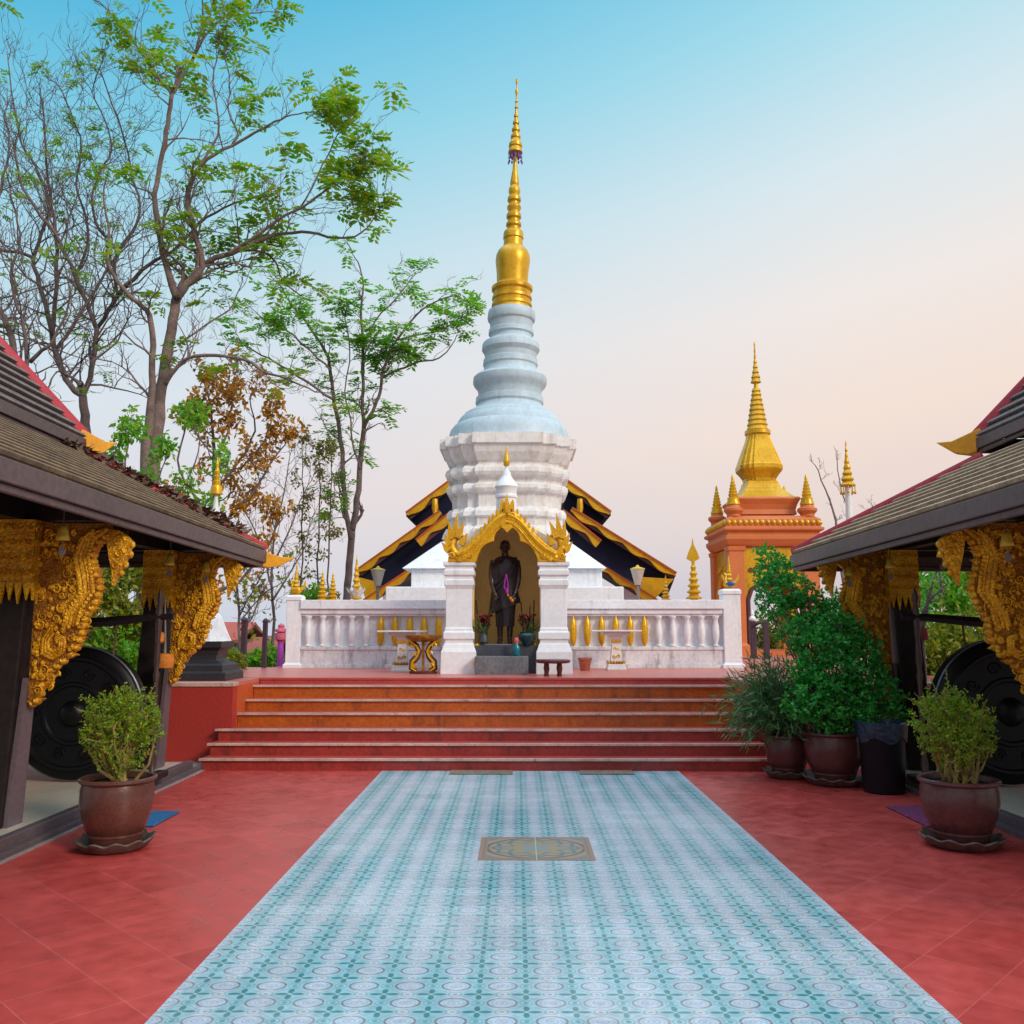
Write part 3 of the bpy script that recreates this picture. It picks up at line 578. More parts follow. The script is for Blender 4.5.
# gold gable: band with cusped inner edge
inner = [(476, 562.5), (478, 556), (481, 549.5), (484.5, 545.5), (489, 543), (494, 541.5), (494.5, 537), (496.5, 532.5), (500, 529.5), (504, 527), (507, 524.5)]
outer = [(507, 505), (502, 509), (497, 513.5), (493, 518), (489, 523), (484, 529), (478, 535.5), (471, 542), (463, 548), (455, 553), (448.5, 557), (448, 562.5)]
half = [SP(*p) for p in inner] + [SP(*p) for p in outer]
g = MB(); axx = SP(507, 530)[0]
g.prism(half, MXZ, SY - .05, SY + .21)
g.prism([(2 * axx - u, w_) for u, w_ in reversed(half)], MXZ, SY - .05, SY + .21)
gab = recalc(g.build('gold_gable', M['gold'], sh, bevel=.012))
for sg in (-1, 1):
    mb = MB(); X = lambda u: axx + sg * u
    Mr = lambda u, w_, t: (axx + sg * u, t, w_)
    def loc(p): q = SP(*p); return axx - q[0], q[1]
    path = [loc(p) for p in ((506, 518.5), (500, 521), (493.5, 526), (488, 532.5), (483, 539), (477, 545.5), (469, 552.5), (458, 558.5))]
    for r_, t, dz in ((.035, SY - .055, .05), (.02, SY - .055, -.04), (.016, SY - .06, .0)):
        mb.tube([Mr(u, z + dz, t) for u, z in path], r_, 6)
    for i in range(len(path) - 1):
        for s in (.1, .4, .7):
            u = path[i][0] + (path[i + 1][0] - path[i][0]) * s; z = path[i][1] + (path[i + 1][1] - path[i][1]) * s
            spiral(mb, Mr, u, z - .02, .055, 1.6, .014, SY - .062, flip=sg)
    fl = [(502.6, 507.5), (498.8, 510), (494.9, 513.5), (491, 517.5), (487, 522.5), (483, 528), (478.6, 533.2), (474, 538), (469, 542.5), (464, 547)]
    for i, p in enumerate(fl):
        u, z = loc(p); fin(mb, Mr, u, z - .25, .25 + .02 * (i % 2), .066, SY - .035 - .003 * (i % 3), SY + .10 + .003 * (i % 3), .10)
        fin(mb, Mr, u, z - .20, .15, .034, SY - .066 - .002 * (i % 3), SY - .03, .10); spiral(mb, Mr, u - .005, z - .17, .034, 1.6, .012, SY - .055, flip=-sg)
    # upright naga head at the gable's end
    pth = [loc(p) for p in ((470, 557), (461, 556), (454, 553), (451, 547), (453, 541), (456, 536))]
    mb.tube([Mr(u, z, SY + .02) for u, z in pth], [.05, .07, .085, .08, .065, .05], 8)
    hd = loc((455, 535)); mb.ell(Mr(hd[0] - .02, hd[1], SY + .02), (.075, .06, .055), 10, 8); mb.ell(Mr(hd[0] - .09, hd[1] - .01, SY + .02), (.05, .04, .03), 8, 6)
    for i_, (p, L, d) in enumerate((((455, 537), .36, (.05, 1)), ((452, 539), .27, (.35, 1)), ((450, 545), .20, (.7, 1)), ((458, 538), .27, (-.22, 1)), ((449, 551), .18, (.8, .7)), ((461, 545), .20, (-.35, 1)))):
        u, z = loc(p); flame(mb, Mr, u, z, d[0], d[1], L, .085, SY - .05 - .004 * i_, SY + .08 + .004 * i_, .16)
    for p in ((452, 556), (458, 558), (464, 558), (470, 556)):
        u, z = loc(p); spiral(mb, Mr, u, z, .05, 1.6, .014, SY - .06, flip=-sg)
    mb.build('naga_finial', M['gold'], gab, smooth=True, ang=50)
mb = MB(); Mr = lambda u, w_, t: (axx + u, t, w_)
u0, z0 = 0, SP(507, 512)[1]
flame(mb, Mr, 0, z0 - .05, 0, 1, .33, .11, SY - .07, SY + .12, 0); fin(mb, Mr, 0, z0 - .02, .2, .05, SY - .095, SY - .04); flame(mb, Mr, 0, z0 - .2, 0, -1, .12, .16, SY - .075, SY + .1, 0)
for k in (-1, 1): spiral(mb, Mr, k * .07, z0 - .08, .07, 1.6, .018, SY - .06, flip=k); fin(mb, Mr, k * .065, z0 - .08, .27, .066, SY - .05, SY + .104, k * .06)
mb.build('crest', M['gold'], gab, smooth=True, ang=50)
mini = [(466, .9), (470, 2.4), (471, 2.8), (473, 4.2), (475, 4.4), (477, 5.2), (480, 7.2), (483, 9.6), (485.5, 11.3), (487, 12), (488, 11.5), (490, 10.5), (495, 10.2), (496, 11.2), (498, 11.2), (499, 10), (508, 10.4), (520, 11)]
mp_ = prof(mini, 13.95); mx0 = P(506.5, 490, 13.95).x
mt_ = MB().lathe(mp_, 24, c=(mx0, 13.95, 0)).build('ridge_stupa', M['white'], sh, smooth=True, ang=30)
MB().lathe(prof([(446, .4), (450, 1), (453, 1.2), (454, 2), (456, 2), (457, 2.6), (460, 2.6), (461, 3.2), (465, 3), (466, 2.6)], 13.95), 14, c=(mx0, 13.95, 0)).build('tip', M['goldsm'], mt_, smooth=True, ang=30)

# plinth and statue in the niche
mb = MB(); ST = 14.05
pl = thing('plinth', (cx, 13.9, TZ), 'low two-step grey stone plinth inside the arched shrine under the statue', 'plinth')
z1 = P(505, 656, 13.55).z; z2 = P(505, 644, ST - .3).z
MB().bx(SP(476, 600)[0], SP(528, 600)[0], SY - .28, SY + .05, TZ - .005, z1).build('step', M['stone'], pl, bevel=.01)
MB().bx(iL + .03, iR - .03, SY + .053, yb - .01, TZ - .005, z2 - .02).build('block', M['stonedk'], pl, bevel=.01)
MB().bx(SP(484, 600)[0], SP(527, 600)[0], SY + .10, SY + .66, z2 - .02, z2).build('slab', M['stone'], pl, bevel=.008)
sx0 = P(505, 600, ST).x; H0 = z2
sta = thing('statue', (sx0, ST, H0), 'dark bronze life-size statue of a standing robed figure in the arched shrine', 'statue')
Ht = P(505, 541, ST).z - H0; k = Ht / 1.70
def BV(x, y, z): return Vector((sx0 + x * k, ST + y * k, H0 + z * k))
def seg(mb, pts, n=12):                # loft of ellipses: (x, y, z, rx, ry)
    vs_ = []; fs = []
    for x, y, z, rx, ry in pts:
        for i in range(n):
            a = 2 * math.pi * i / n; vs_.append(BV(x + rx * math.cos(a), y + ry * math.sin(a), z))
    for j in range(len(pts) - 1):
        for i in range(n): fs.append((j * n + i, j * n + (i + 1) % n, (j + 1) * n + (i + 1) % n, (j + 1) * n + i))
    fs.append(tuple(reversed(range(n)))); fs.append(tuple((len(pts) - 1) * n + i for i in range(n)))
    mb.add(vs_, fs)
def limb(mb, pts, n=10): mb.tube([BV(*p[:3]) for p in pts], [p[3] * k for p in pts], n)
mb = MB()
seg(mb, [(0, 0, .78, .17, .12), (0, 0, .9, .175, .125), (0, .0, 1.02, .16, .11), (0, 0, 1.15, .185, .115), (0, 0, 1.28, .215, .12), (0, .01, 1.36, .21, .105), (0, .015, 1.42, .15, .085), (0, .01, 1.45, .065, .06), (0, 0, 1.50, .055, .055), (0, -.005, 1.53, .055, .055)])
mb.ell(BV(0, -.01, 1.60), (.075 * k, .092 * k, .108 * k), 16, 12)
mb.ell(BV(0, -.035, 1.545), (.05 * k, .055 * k, .045 * k), 12, 8)
mb.ell(BV(0, -.108, 1.585), (.013 * k, .02 * k, .024 * k), 8, 6)                       # nose
mb.ell(BV(0, -.098, 1.545), (.024 * k, .012 * k, .010 * k), 8, 6)                      # mouth
for s in (-1, 1):
    mb.ell(BV(s * .03, -.092, 1.63), (.022 * k, .012 * k, .008 * k), 8, 6)             # brow
    mb.ell(BV(s * .078, .0, 1.59), (.012 * k, .024 * k, .04 * k), 8, 6)                # ear
    limb(mb, [(s * .185, .01, 1.37, .062), (s * .215, .0, 1.25, .058), (s * .225, .0, 1.1, .050), (s * .215, -.05, .98, .044), (s * .18, -.12, .86, .034), (s * .155, -.15, .80, .03)])
    limb(mb, [(s * .09, 0, .8, .10), (s * .085, 0, .5, .07), (s * .085, .01, .35, .058), (s * .08, .01, .1, .045), (s * .08, .01, .03, .045)])
    seg(mb, [(s * .085, -.04, 0, .045, .12), (s * .085, -.05, .035, .045, .115), (s * .082, -.0, .08, .04, .06)])
    # hand: palm, four fingers and a thumb, curled
    mb.ell(BV(s * .15, -.16, .775), (.03 * k, .02 * k, .045 * k), 10, 8)
    for f in range(4):
        xx = s * (.15 + (f - 1.5) * .017); L = (.05, .06, .062, .05)[f]
        limb(mb, [(xx, -.165, .75, .0095), (xx, -.175, .75 - L * .6, .0085), (xx, -.165, .75 - L, .008), (xx, -.15, .745 - L, .007)], 6)
    limb(mb, [(s * .122, -.17, .785, .011), (s * .108, -.185, .76, .010), (s * .112, -.185, .735, .009)], 6)
body = remesh(mb, 'body', M['bronze'], sta, .011, 3)
mb = MB()
mb.ell(BV(0, .012, 1.635), (.083 * k, .095 * k, .085 * k), 16, 10)
mb.build('hair', M['bronze2'], sta, smooth=True, ang=180)
mb = MB(); n = 40                       # robe with folds, off one shoulder
rows = [(.58, .255, .155), (.64, .25, .155), (.80, .225, .15), (.95, .21, .14), (1.08, .215, .135), (1.2, .238, .135), (1.30, .25, .13), (1.385, .225, .11), (1.44, .11, .08)]
vs_ = []; fs = []
for z, rx, ry in rows:
    for i in range(n):
        a = 2 * math.pi * i / n
        f = 1 + .06 * math.sin(a * 9 + z * 7) * (1.30 - min(z, 1.2)) * 1.6
        zz = z + (.10 * math.cos(a) * (1 if z < .7 else 0)) - (.05 if z > 1.35 and math.cos(a) < -.3 else 0)
        vs_.append(BV(rx * f * math.cos(a), ry * f * math.sin(a) - .005, zz))
for j in range(len(rows) - 1):
    for i in range(n): fs.append((j * n + i, j * n + (i + 1) % n, (j + 1) * n + (i + 1) % n, (j + 1) * n + i))
mb.add(vs_, fs)
mb.tube([BV(.17, -.06, 1.42), BV(.10, -.125, 1.28), BV(-.02, -.15, 1.12), BV(-.14, -.13, .98), BV(-.19, -.06, .90)], .018 * k, 6)
mb.tube([BV(.19, -.02, 1.42), BV(.15, -.125, 1.26), BV(.05, -.16, 1.08), BV(-.1, -.15, .92), BV(-.19, -.08, .82)], .016 * k, 6)
mb.build('robe', M['bronze2'], sta, smooth=True, ang=180)
mb = MB(); rows = [(.28, .15, .11), (.33, .15, .11), (.5, .16, .115), (.66, .175, .12)]; vs_ = []; fs = []
for z, rx, ry in rows:
    for i in range(n):
        a = 2 * math.pi * i / n; f = 1 + .05 * math.sin(a * 11 + z * 3); vs_.append(BV(rx * f * math.cos(a), ry * f * math.sin(a), z))
for j in range(3):
    for i in range(n): fs.append((j * n + i, j * n + (i + 1) % n, (j + 1) * n + (i + 1) % n, (j + 1) * n + i))
mb.add(vs_, fs).build('skirt', M['bronze2'], sta, smooth=True, ang=180)
gl = thing('garland', BV(.02, -.2, 1.0), 'purple flower garland with an orange tassel hanging on the bronze statue', 'garland')
mb = MB()
for i in range(26):
    a = 2 * math.pi * i / 26; mb.ell(BV(.02 + .018 * math.sin(a) * (1.3 - math.cos(a)), -.185 - .012 * math.sin(a * 3), 1.0 + .12 * math.cos(a)), .016 * k, 6, 5)
mb.ell(BV(.035, -.19, .86), (.03 * k, .02 * k, .05 * k), 8, 6)
mb.build('blossoms', M['garland'], gl, smooth=True, ang=180)
mb = MB(); mb.ell(BV(.12, -.20, .70), (.03 * k, .03 * k, .035 * k), 8, 6); mb.ell(BV(.09, -.19, .74), (.025 * k, .02 * k, .03 * k), 8, 6); mb.ell(BV(.05, -.19, .79), (.018 * k, .018 * k, .03 * k), 8, 6)
mb.build('tassel', M['mallet'], gl, smooth=True, ang=180)

# offerings beside the statue
def flowers(x, z, y, label, seed):
    r = random.Random(seed); c = P(x, z, y)
    t = thing('flower_vase', (c.x, y, z2), label, 'flowers', 'flower vases at the statue')
    MB().lathe([(.05, 0), (.075, .03), (.07, .10), (.045, .15), (.06, .18)], 16, c=(c.x, y, z2)).build('vase', M['stonedk'], t, smooth=True)
    mb = MB(); ml = MB()
    for i in range(11):
        d = Vector((r.uniform(-.5, .5), r.uniform(-.5, .2), 1)).normalized(); L = r.uniform(.10, .28); p0 = Vector((c.x, y, z2 + .16)); e = p0 + d * L
        ml.tube([p0, e], .006, 4)
        for j in range(9):
            d2 = Vector((r.gauss(0, 1), r.gauss(0, 1), r.gauss(.3, 1))); mb.leaf(e, d2, Vector((r.gauss(0, 1), r.gauss(0, 1), 0)), .075, .05)
    for i in range(26):
        d = Vector((r.gauss(0, .7), r.gauss(-.1, .4), r.uniform(.2, 1))); ml.leaf(Vector((c.x, y, z2 + .15)), d, Vector((r.gauss(0, 1), 1, 0)), r.uniform(.2, .42), .035)
    ml.build('leaves', M['leafteal'], t); mb.build('blooms', M['flowred'], t)
flowers(483.5, 640, 13.85, 'vase of dark red flowers at the left foot of the bronze statue', 3)
flowers(527.5, 640, 13.80, 'vase of dark red flowers at the right foot of the bronze statue', 4)
for i, (xa, xb, ya, yb2) in enumerate(((480, 476, 638, 600), (486, 491, 640, 602), (524, 521, 640, 602), (530, 530, 642, 606), (533, 534, 642, 600))):
    d_ = 14.2; o = MB().tube([P(xa, ya + 3, d_), P(xb, yb2, d_)], .010, 5).build('incense_stick', M['stick'])
    tag(o, ('dark incense stick leaning outward against the left wall of the niche', 'dark incense stick leaning inward above the left red flowers', 'dark incense stick leaning left beside the statue above the right flowers', 'dark upright incense stick behind the right red flowers', 'dark incense stick nearest the right wall of the niche')[i], 'incense', 'incense sticks in the shrine')
q = P(516.5, 655, 13.5); zb_ = z1
t = thing('bottle', (q.x, 13.5, zb_), 'small teal bottle with a pink top on the shrine step', 'bottle')
MB().lathe([(.045, 0), (.055, .02), (.055, .13), (.03, .17), (.022, .2)], 16, c=(q.x, 13.5, zb_)).build('body', M['teal'], t, smooth=True)
MB().lathe([(.026, .195), (.036, .21), (.036, .25), (.02, .27)], 16, c=(q.x, 13.5, zb_)).build('cap', M['pinkcap'], t, smooth=True)
q = P(527, 651, 13.72)
t = thing('incense_bowl', (q.x, 13.72, z2 - .02), 'round dark teal incense bowl on the right of the plinth', 'bowl')
MB().lathe([(.05, 0), (.06, .02), (.12, .09), (.13, .15), (.10, .19), (.11, .2), (.10, .2), (.09, .17)], 20, c=(q.x, 13.66, z2 - .02)).build('bowl', M['tealdk'], t, smooth=True)
for (x, y, lab) in ((477, 648, 'small gold lotus bud on the left edge of the plinth, upper one'), (477, 662, 'small gold lotus bud at the left foot of the stone step'), (535, 646, 'small gold lotus bud by the right niche wall')):
    q = P(x, y, 13.52); zz = TZ if y > 655 else z2 - .02
    q = P(x, y, 13.5) if y > 655 else P(x, y, 13.75)
    t = MB().lathe([(.02, -.06), (.05, -.03), (.055, 0), (.04, .04), (.01, .07)], 12, c=q).lathe([(.03, 0), (.03, max(q.z - zz - .04, .01))], 8, c=(q.x, q.y, zz)).build('lotus_bud', M['goldsm'], smooth=True)
    tag(t, lab, 'offering', 'gold lotus buds in the shrine')
q = G(553, 676, TZ)
t = thing('low_table', q, 'low dark red round table at the right foot of the shrine', 'table')
zt_ = P(552, 659.5, q.y).z - TZ
MB().lathe([(.22, zt_ - .05), (.25, zt_ - .035), (.25, zt_ - .01), (.235, zt_)], 28, c=q).build('table_top', M['redwood'], t, smooth=True)
for a in (45, 135, 225, 315):
    MB().lathe([(.035, 0), (.028, .05), (.04, .1), (.03, zt_ - .04)], 10, c=(q.x + .13 * math.cos(R(a)), q.y + .13 * math.sin(R(a)), TZ)).build('leg', M['redwood'], t, smooth=True)
q = G(585, 670.5, TZ)
t = thing('flower_pot', q, 'small empty terracotta pot standing at the railing foot right of the shrine', 'pot')
MB().lathe([(.075, 0), (.105, .17), (.115, .17), (.115, .2), (.10, .2), (.09, .12), (.01, .12)], 20, c=q, cap=False).build('pot_body', M['terra'], t, smooth=True)

# altar tables
def altar(px, pb, ptop, hwpx, label):
    q = G(px, pb, TZ); zt = P(px, ptop, q.y).z - TZ; W = P(px + hwpx, ptop, q.y).x - q.x
    t = thing('altar_table', q, label, 'table', 'pedestal altar tables')
    s = zt / .72
    MB().lathe([(.17 * s, 0), (.17 * s, .03), (.16 * s, .05), (.15 * s, .10), (.135 * s, .105), (.125 * s, .12)], c=q, plan=SQ).build('foot', M['marble'], t, bevel=.006)
    MB().lathe([(.125 * s, .12), (.105 * s, .13), (.095 * s, .22), (.075 * s, .40), (.08 * s, .48), (.10 * s, .52), (.13 * s, .56)], c=q, plan=SQ).build('pedestal', M['marble'], t, bevel=.006)
    mb = MB()
    for i in range(-2, 3):
        for sg in (-1, 1):
            mb.ell((q.x + i * .05 * s, q.y - .145 * s * 1, TZ + .125), (.022, .014, .028), 8, 6)
            mb.ell((q.x + sg * .145 * s, q.y + i * .05 * s, TZ + .125), (.014, .022, .028), 8, 6)
    mb.build('petal_band', M['goldsm'], t, smooth=True); mb = MB()
    Mf = lambda u, w_, tt: (q.x + u, q.y - .095 * s + tt, TZ + w_)
    for sg in (-1, 1):
        for a_ in ((sg * .035, .22, .035, 1.5, .008, -.005, sg), (sg * .02, .34, .03, 1.5, .007, .012, -sg)):
            spiral(mb, Mf, *a_); mb.build('gilt_scroll', M['goldsm'], t, smooth=True); mb = MB()
    for i in range(-2, 3): flame(mb, Mf, i * .035, .44, 0, 1, .06, .03, -.0, .03, 0)
    mb.build('gilt_flames', M['goldsm'], t, smooth=True)
    MB().bx(q.x - W * .55, q.x + W * .55, q.y - .16, q.y + .16, TZ + .56, TZ + zt - .025).build('bracket', M['marble'], t, bevel=.01)
    MB().bx(q.x - W, q.x + W, q.y - .24, q.y + .24, TZ + zt - .025, TZ + zt).build('slab', M['marble'], t, bevel=.004)
altar(402, 671.5, 630.5, 24, 'white pedestal altar table with gilding and thin slab left of the shrine')
altar(616, 670, 630, 24, 'white pedestal altar table with gilding and thin slab right of the shrine')
q = G(423, 673.5, TZ); zt = P(423, 635, q.y).z - TZ
t = thing('carved_stand', q, 'dark maroon and gold carved offering stand beside the left altar table', 'stand')
W = P(442, 636, q.y).x - q.x
MB().lathe([(W * .72, 0), (W * .75, .01), (W * .75, .03), (W * .7, .035)], c=q, plan=[(math.cos(a) , .75 * math.sin(a)) for a in [i * math.pi / 16 for i in range(32)]]).build('foot_plate', M['tabdark'], t)
MB().lathe([(W * .55, zt - .10), (W * .7, zt - .08), (W * .95, zt - .045), (W, zt - .02), (W, zt), (W * .9, zt - .006)], c=q, plan=[(math.cos(a), .75 * math.sin(a)) for a in [i * math.pi / 16 for i in range(32)]]).build('tray', M['tabgold'], t, smooth=True)
for sg in (-1, 1):
    mb = MB(); Mf = lambda u, w_, tt: (q.x + sg * u, q.y + tt, TZ + w_)
    pth = [(.10, .03), (.17, .08), (.16, .17), (.09, .25), (.06, .33), (.10, .41), (.17, .46), (.19, zt - .09)]
    mb.tube([Mf(u, z, 0) for u, z in pth], [.03, .05, .055, .05, .04, .045, .045, .04], 8)
    mb.build('serpent_leg', M['tabdark'], t, smooth=True)
    mb = MB(); mb.tube([Mf(u, z, -.04) for u, z in pth], [.012, .022, .024, .02, .018, .02, .02, .016], 6)
    for u, z in ((.12, .12), (.10, .30), (.16, .42)): spiral(mb, Mf, u, z, .04, 1.5, .010, -.055, flip=sg)
    mb.build('gold_scroll', M['goldsm'], t, smooth=True)
MB().bx(q.x - .02, q.x + .02, q.y - .02, q.y + .02, TZ + .03, TZ + zt - .09).build('core_post', M['tabgold'], t)

# ------------------------------------------------------------------ balustrade
RY = 15.5
def rx(px): return P(px, 630, RY).x
def rz(py): return P(512, py, RY).z
zc0, zc1 = rz(609), rz(600)
def balustrade(xa, xb, gold_xs, n, label):
    t = thing('balustrade', ((xa + xb) / 2, RY, TZ), label, 'railing', 'balustrade runs around the chedi')
    MB().bx(xa, xb, RY - .06, RY + .22, TZ - .005, TZ + .06).bx(xa, xb, RY - .03, RY + .19, TZ + .06, rz(650)).bx(xa, xb, RY - .045, RY + .2, rz(650), rz(646.5)).build('plinth_wall', M['whitestain'], t, bevel=.008)
    MB().bx(xa, xb, RY + .07, RY + .12, rz(646.5), rz(614)).build('back_panel', M['whiteold'], t)
    MB().bx(xa, xb, RY - .05, RY + .21, rz(614), zc0).bx(xa, xb, RY - .09, RY + .25, zc0, zc1).bx(xa, xb, RY - .02, RY + .18, rz(616), rz(614)).build('coping', M['whiteold'], t, bevel=.008)
    for i in range(n):
        x = xa + (xb - xa) * (i + .5) / n
        gold = any(a <= x <= b for a, b in gold_xs)
        z0, z1_ = rz(646.5) - .001, rz(616) + .001; h = z1_ - z0
        pr = [(.040, 0), (.055, .02), (.055, .05), (.025, .07), (.035, .14), (.056, .32), (.060, .48), (.052, .68), (.035, .86), (.05, .92), (.06, .95), (.06, 1)] if not gold else [(.012, 0), (.03, .06), (.046, .14), (.056, .3), (.062, .5), (.057, .7), (.042, .86), (.02, .93), (.012, 1)]
        MB().lathe([(r, a * h) for r, a in pr], 14, c=(x, RY + .0, z0)).build('baluster', M['goldsm'] if gold else M['white'], t, smooth=True)
xL0, xL1 = rx(301), rx(446); xR0, xR1 = rx(566), rx(723)
balustrade(xL0, xL1, [(rx(370), xL1)], 10, 'white weathered balustrade left of the shrine with gold balusters near the shrine')
balustrade(xR0, xR1, [(xR0, rx(650))], 11, 'white weathered balustrade right of the shrine with gold balusters near the shrine')
def rail_post(pxa, pxb, ptop, lab):
    a, b = P(pxa, 630, RY).x, P(pxb, 630, RY).x; hw = (b - a) / 2; c = ((a + b) / 2, RY + .08, TZ); h = rz(ptop) - TZ
    t = thing('balustrade_post', c, lab, 'post', 'corner posts of the balustrade')
    MB().lathe([(hw * 1.25, -.005), (hw * 1.25, .06), (hw * 1.05, .075), (hw * 1.02, .10)], c=c, plan=SQ).build('foot', M['white'], t, bevel=.008)
    MB().lathe([(hw, .10), (hw, h - .10)], c=c, plan=SQ).build('shaft', M['white'], t, bevel=.01)
    MB().lathe([(hw * 1.04, h - .10), (hw * 1.1, h - .085), (hw * 1.1, h - .03), (hw * .9, h)], c=c, plan=SQ).build('cap', M['white'], t, bevel=.006)
    return Vector((c[0], c[1], TZ + h))
pL = rail_post(286.5, 301, 595, 'white square corner post at the left end of the balustrade')
pR = rail_post(723, 740.5, 589, 'white square corner post at the right end of the balustrade')
def bird(p, lab, blue, s=1):            # gilded swan-like ornament with a tall tiered crest
    t = thing('gilded_bird', p, lab, 'ornament', 'gilded birds on the balustrade posts')
    mb = MB(); q = lambda x, y, z: Vector((p.x + x * s, p.y + y * s, p.z + z * s))
    mb.ell(q(0, 0, .10), (.13 * s, .09 * s, .08 * s), 14, 10)
    mb.tube([q(-.05, 0, .12), q(-.09, 0, .2), q(-.06, 0, .29), q(-.10, 0, .34)], [.05 * s, .035 * s, .03 * s, .018 * s], 8)
    mb.tube([q(.1, 0, .12), q(.18, 0, .2), q(.2, 0, .32)], [.05 * s, .035 * s, .008 * s], 6)
    mb.ell(q(0, 0, .015), (.11 * s, .09 * s, .02 * s), 12, 6)
    mb.build('body', M['goldsm'], t, smooth=True)
    mb = MB()
    for sg in (-1, 1): mb.ell(q(.01, sg * .075, .11), (.09 * s, .02 * s, .055 * s), 10, 8)
    mb.build('wing', M['blue'] if blue else M['goldsm'], t, smooth=True)
    pr = [(.05, .16), (.075, .2), (.05, .24), (.065, .29), (.04, .33), (.05, .38), (.03, .43), (.036, .48), (.018, .54), (.02, .6), (.004, .72)]
    MB().lathe([(r * s, z * s) for r, z in pr], 12, c=p).build('crest', M['goldsm'], t, smooth=True)
bird(pL, 'gilded bird ornament with tiered crest on the left corner post', False, .8)
bird(pR, 'gilded bird with blue wings and tall crest on the right corner post', True, .82)

def tier(px, pt, pb, Y, hwpx, label, leaf=False, white=False, name='ceremonial_finial'):
    c = P(px, pb, Y); top = P(px, pt, Y); H = top.z - c.z; W = (P(px + hwpx, pb, Y).x - c.x)
    t = thing(name, (c.x, Y, TZ), label, 'finial', 'gold finials behind the balustrade')
    MB().lathe([(W * .5, 0), (W * .5, c.z - TZ + .02)], 8, c=(c.x, Y, TZ)).build('pole', M['white'] if white else M['goldsm'], t)
    pr = []; n = 6
    for i in range(n):
        z0 = i / n * (.6 if leaf else .8); z1 = (i + 1) / n * (.6 if leaf else .8); r = W * (1 - .13 * i)
        pr += [(r, z0 * H), (r * 1.02, (z0 + .02) * H), (r * .55, (z0 * .4 + z1 * .6) * H), (r * .62, (z1 - .01) * H)]
    if leaf:
        pr += [(W * .2, .62 * H), (W * .2, .64 * H)]
        mb = MB(); Mf = lambda u, w_, tt: (c.x + u, Y + tt, c.z + w_)
        mb.prism([(0, .60 * H), (W * .8, .66 * H), (W * .55, .76 * H), (0, .92 * H), (-W * .55, .76 * H), (-W * .8, .66 * H)], Mf, -.03, .03)
        mb.tube([Mf(0, .9 * H, 0), Mf(0, H, 0)], [.02, .004], 6)
        mb.build('leaf_tip', M['goldsm'], t)
    else:
        pr += [(W * .14, .84 * H), (W * .2, .88 * H), (W * .08, .92 * H), (.005, H)]
    MB().lathe(pr, 14, c=c).build('tiers', M['goldsm'], t, smooth=True, ang=30)
    if white:
        mb = MB()
        for a in range(8):
            d = Vector((math.cos(a * .785), math.sin(a * .785), 1.4)); mb.leaf(Vector((c.x, Y, c.z - .06)) + d * .02, d, Vector((-d.y, d.x, 0)), .32, .12)
        mb.build('lotus_petals', M['white'], t)
tier(694, 538, 599, 16.6, 8, 'tiered gold finial ending in a leaf-shaped blade, behind the right balustrade', leaf=True)
tier(666, 575, 600, 17.0, 5, 'short gold finial under the right eave of the temple hall')
tier(322, 570, 601, 16.4, 6, 'gold tiered finial behind the left balustrade, nearest the corner post')
tier(332.5, 572, 601, 16.6, 6, 'gold tiered finial behind the left balustrade, second from the corner post')
tier(356, 555, 599, 16.8, 6, 'gold finial rising from white lotus petals behind the left balustrade', white=True)

# ------------------------------------------------------------------ temple hall (viharn) behind the chedi
VY = 26.0
hall = thing('temple_hall', (P(513, 600, VY + 5).x, VY + 5, TZ), 'temple hall with tiered dark roof and gold bargeboards, mostly hidden behind the stupa', 'temple')
def VP(x, y, d=0): q = P(x, y, VY + d); return (q.x, q.z)
def vpoly(pts, y0, y1, name, m, parent, bevel=0):
    poly = [VP(x, y, y0) for x, y in pts]
    return recalc(MB().prism(poly, MXZ, VY + y0, VY + y1).build(name, m, parent, bevel=bevel))
def barge(a, b, width, d, th, scallops, parent, name='bargeboard'):   # gold scalloped board under a thin orange rim
    A = Vector(VP(*a, d)); B = Vector(VP(*b, d)); dr = (B - A).normalized(); nn = Vector((dr.y, -dr.x)); nn = nn if nn.y < 0 else -nn
    wd = width * VY / F; L = (B - A).length; poly = [A, B]; K = int(scallops * 12)
    low = []
    for i in range(K + 1):
        s = i / K; a_ = (.5 - .5 * math.cos(2 * math.pi * s * scallops)) ** .8
        low.append(A + dr * L * s + nn * wd * (.50 + .52 * a_))
    bd_ = recalc(MB().prism([tuple(A)] + [tuple(q) for q in low] + [tuple(B)], MXZ, VY + d - th, VY + d).build(name, M['gold'], parent))
    rim = [A - nn * .02, B - nn * .02, B + nn * wd * .12, A + nn * wd * .12]
    recalc(MB().prism([tuple(q) for q in rim], MXZ, VY + d - th - .05, VY + d + .02).build('rim', M['orangered'], bd_))
    pl_ = [A, B, B + nn * wd * 1.04, A + nn * wd * 1.04]
    recalc(MB().prism([tuple(q) for q in pl_], MXZ, VY + d + .003, VY + d + .05).build('backing', M['plum'], bd_))
    return bd_
